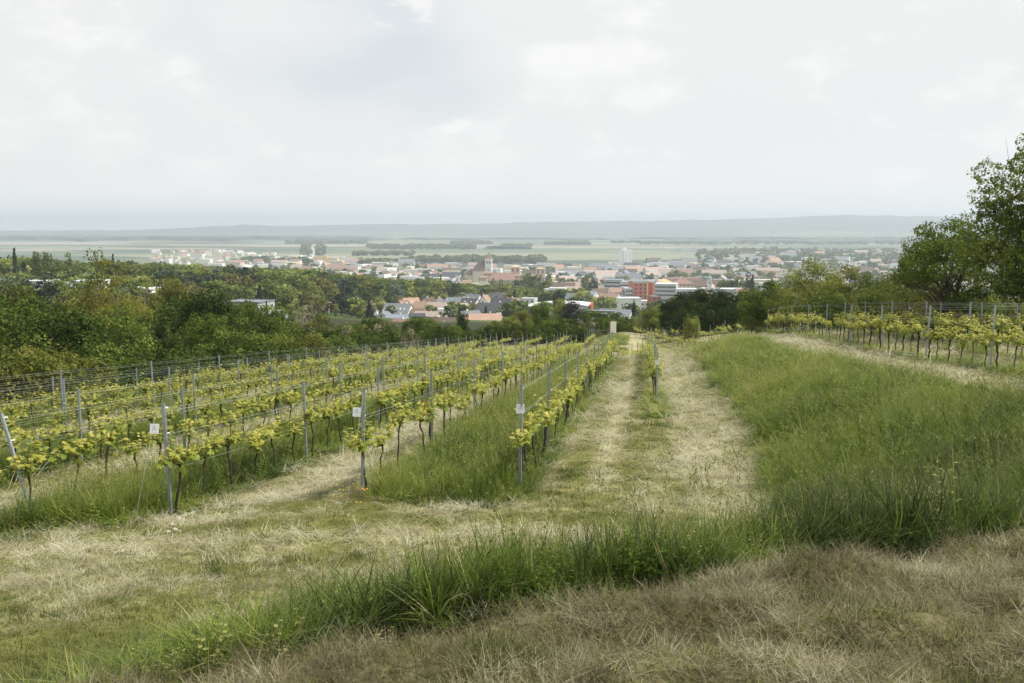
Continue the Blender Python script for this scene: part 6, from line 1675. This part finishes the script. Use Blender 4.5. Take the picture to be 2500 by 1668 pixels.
def car():
    p = hit(1538, 806, 100, 170); x, y = p[0]*1.04, p[1] + 5; e = empty('parked_car', (x, y, gz(x, y)), rad(70))
    tag(e, 'white car parked behind the wooden gate', 'car')
    prof = [(-2.1,.35),(-2.1,.85),(-1.5,.98),(-.9,1.42),(.6,1.45),(1.3,1.0),(2.05,.85),(2.1,.35)]
    n = len(prof); v = [(a, s*.85*(1 if b < 1.1 else .8), b) for s in (-1, 1) for a, b in prof]
    f = [tuple(range(n)), tuple(range(2*n-1, n-1, -1))] + [(k, n+k, n+(k+1) % n, (k+1) % n) for k in range(n)]
    obj('body', MB().add(v, f).mesh('body', M_WHITEP), e)
    for s in (-1, 1): obj('side_window', MB().add([(-1.2, s*.83, 1.05), (1.0, s*.83, 1.05), (.5, s*.72, 1.36), (-.8, s*.72, 1.36)], [(0,1,2,3)]).mesh('side_window', M_GLASS), e)
    obj('windscreen', MB().add([(1.27, -.7, 1.03), (1.27, .7, 1.03), (.66, .62, 1.43), (.66, -.62, 1.43)], [(0,1,2,3)]).mesh('windscreen', M_GLASS), e, (.02, 0, .02))
    wm = MB().tube([(0, -.1, 0), (0, .1, 0)], .33, 14).mesh('wheel', principled('tyre', (.03, .03, .03), .8))
    for a in (-1.3, 1.3):
        for s in (-.8, .8): obj('wheel', wm, e, (a, s, .33))
car()
def fence_posts():
    me = MB().tube([(0, 0, -.3), (0, 0, 1.35)], [.045, .04], 6).mesh('fence_post', M_GREYWOOD)
    for i in range(16):
        px = 1634 + 4.2*i; p = hit(px, 812 + 1.0*i, 85, 150)
        o = obj('fence_post', me, None, tuple(p)); o.rotation_euler = (random.gauss(0, .04), random.gauss(0, .04), 0)
        tag(o, 'thin weathered wooden fence post below the dark hedge, %s toward the bank' % ordinal(i), 'post', 'wooden fence posts')
    me2 = MB().tube([(0, 0, -.3), (0, 0, 2.0)], [.05, .045], 6).mesh('fence_post', M_GREYWOOD)
    for i in range(9):
        y = 40 + 4.2*i; xp = 21.5; x = xp + BEAR*y
        o = obj('fence_post', me2, None, (x, y, gz(x, y))); o.rotation_euler = (random.gauss(0, .03), random.gauss(0, .03), 0)
        tag(o, 'weathered wooden orchard post behind the right vineyard, %s from the big tree' % ordinal(i), 'post', 'wooden orchard posts')
    for i in range(14):
        px = 1010 + 32*i; p = hit(px, 838 - (px-1010)*.035, 90, 150)
        o = obj('fence_post', me, None, tuple(p)); o.rotation_euler = (random.gauss(0, .04), random.gauss(0, .04), 0)
        tag(o, 'thin wooden fence post along the hedge foot, %s from the blossoming elder' % ordinal(i), 'post', 'wooden fence posts')
fence_posts()
def hedge_fill():
    g = random.Random(8)
    for i in range(52):
        px = 690 + i*17.2 + g.uniform(-6, 6); d = np.interp(px, [690, 1000, 1300, 1480, 1600], [104, 118, 128, 142, 148]) + g.uniform(-3, 6)
        py = np.interp(px, [690, 900, 1100, 1300, 1480, 1600], [815, 808, 806, 795, 782, 784]) + g.uniform(-12, 8)
        if 1505 < px < 1562: d += 14
        c = g.choices(['dark', 'green', 'olive', 'light', 'blossom'], [4, 4, 2, 1, 1.2])[0]
        plant_px(px, py, d, 'bush', c, '%s shrub in the hedge at the vineyard foot, %s from the wood' % ({'dark': 'dark green', 'light': 'light green', 'blossom': 'cream-flowering'}.get(c, c), ordinal(i)), 62, name='shrub', cat='shrub', group='hedge shrubs at the vineyard foot')
    # dark undergrowth closing the foot of the left wood
    for i in range(34):
        y = 26 + i*2.6 + g.uniform(-.8, .8); xp = -28.6 + g.uniform(-1.0, .6); x = xp + BEAR*y
        if proj(x, y, -8)[0] < -150: continue
        c = g.choices(['dark', 'green', 'olive'], [5, 3, 1])[0]
        plant('bush', x, y, h=g.uniform(2.2, 3.8), colour=c, label='%s underbrush at the wood edge behind the last vine row, %s along it' % ({'dark': 'dark green'}.get(c, c), ordinal(i)), name='shrub', cat='shrub', group='underbrush at the wood edge')
hedge_fill()
def small_things():
    g = np.random.default_rng(3)
    m = principled('limestone', (.50, .44, .36), .9, noise=(6, .2), bump=(30, .6))
    protos = []
    for k in range(4):
        bm = bmesh.new(); bmesh.ops.create_icosphere(bm, subdivisions=2, radius=1)
        for v in bm.verts: v.co = v.co*(1 + .25*math.sin(v.co.x*3.1 + k) + .18*math.sin(v.co.y*4.3 + 2*k)); v.co.z *= .55
        me = bpy.data.meshes.new('stone'); bm.to_mesh(me); bm.free(); me.materials.append(m); protos.append(me)
    spots = [(432, 1272, .075), (420, 1283, .05), (428, 1296, .05), (345, 1322, .06), (300, 1350, .055), (452, 1262, .05), (470, 1255, .04), (1180, 1308, .045), (410, 1300, .035), (440, 1300, .035), (495, 1240, .04), (520, 1228, .04)]
    for i, (px, py, s) in enumerate(spots):
        p = hit(px, py); o = obj('stone', protos[i % 4], None, (p[0], p[1], p[2] + s*.2), g.uniform(0, 6)); o.scale = (s, s*g.uniform(.7, 1.2), s)
        tag(o, 'pale limestone lying on bare soil by the leaning end post' if i != 7 else 'pale limestone on the mown grass by the tall grass corner', 'stone', 'stones on the headland' if i != 7 else None)
    # orange flowers at the corner of the tall grass
    V = []; F = []; fm = principled('orange_petal', (.68, .34, .05), .6)
    for k in range(14):
        p = hit(g.uniform(815, 900), g.uniform(1215, 1280)); c = np.array([p[0], p[1], p[2] + g.uniform(.25, .5)]); s = g.uniform(.010, .017)
        for q in range(5):
            a = q*1.2566; b = len(V); V += [c, c + s*np.array([math.cos(a), math.sin(a)*.7, .3 + math.sin(a)*.5]), c + s*np.array([math.cos(a+1), math.sin(a+1)*.7, .3 + math.sin(a+1)*.5])]; F.append((b, b+1, b+2))
    tag(obj('orange_flowers', mesh_np('orange_flowers', np.array(V), np.array(F), fm)), 'small orange wildflowers at the tall grass corner', kind='stuff')
small_things()
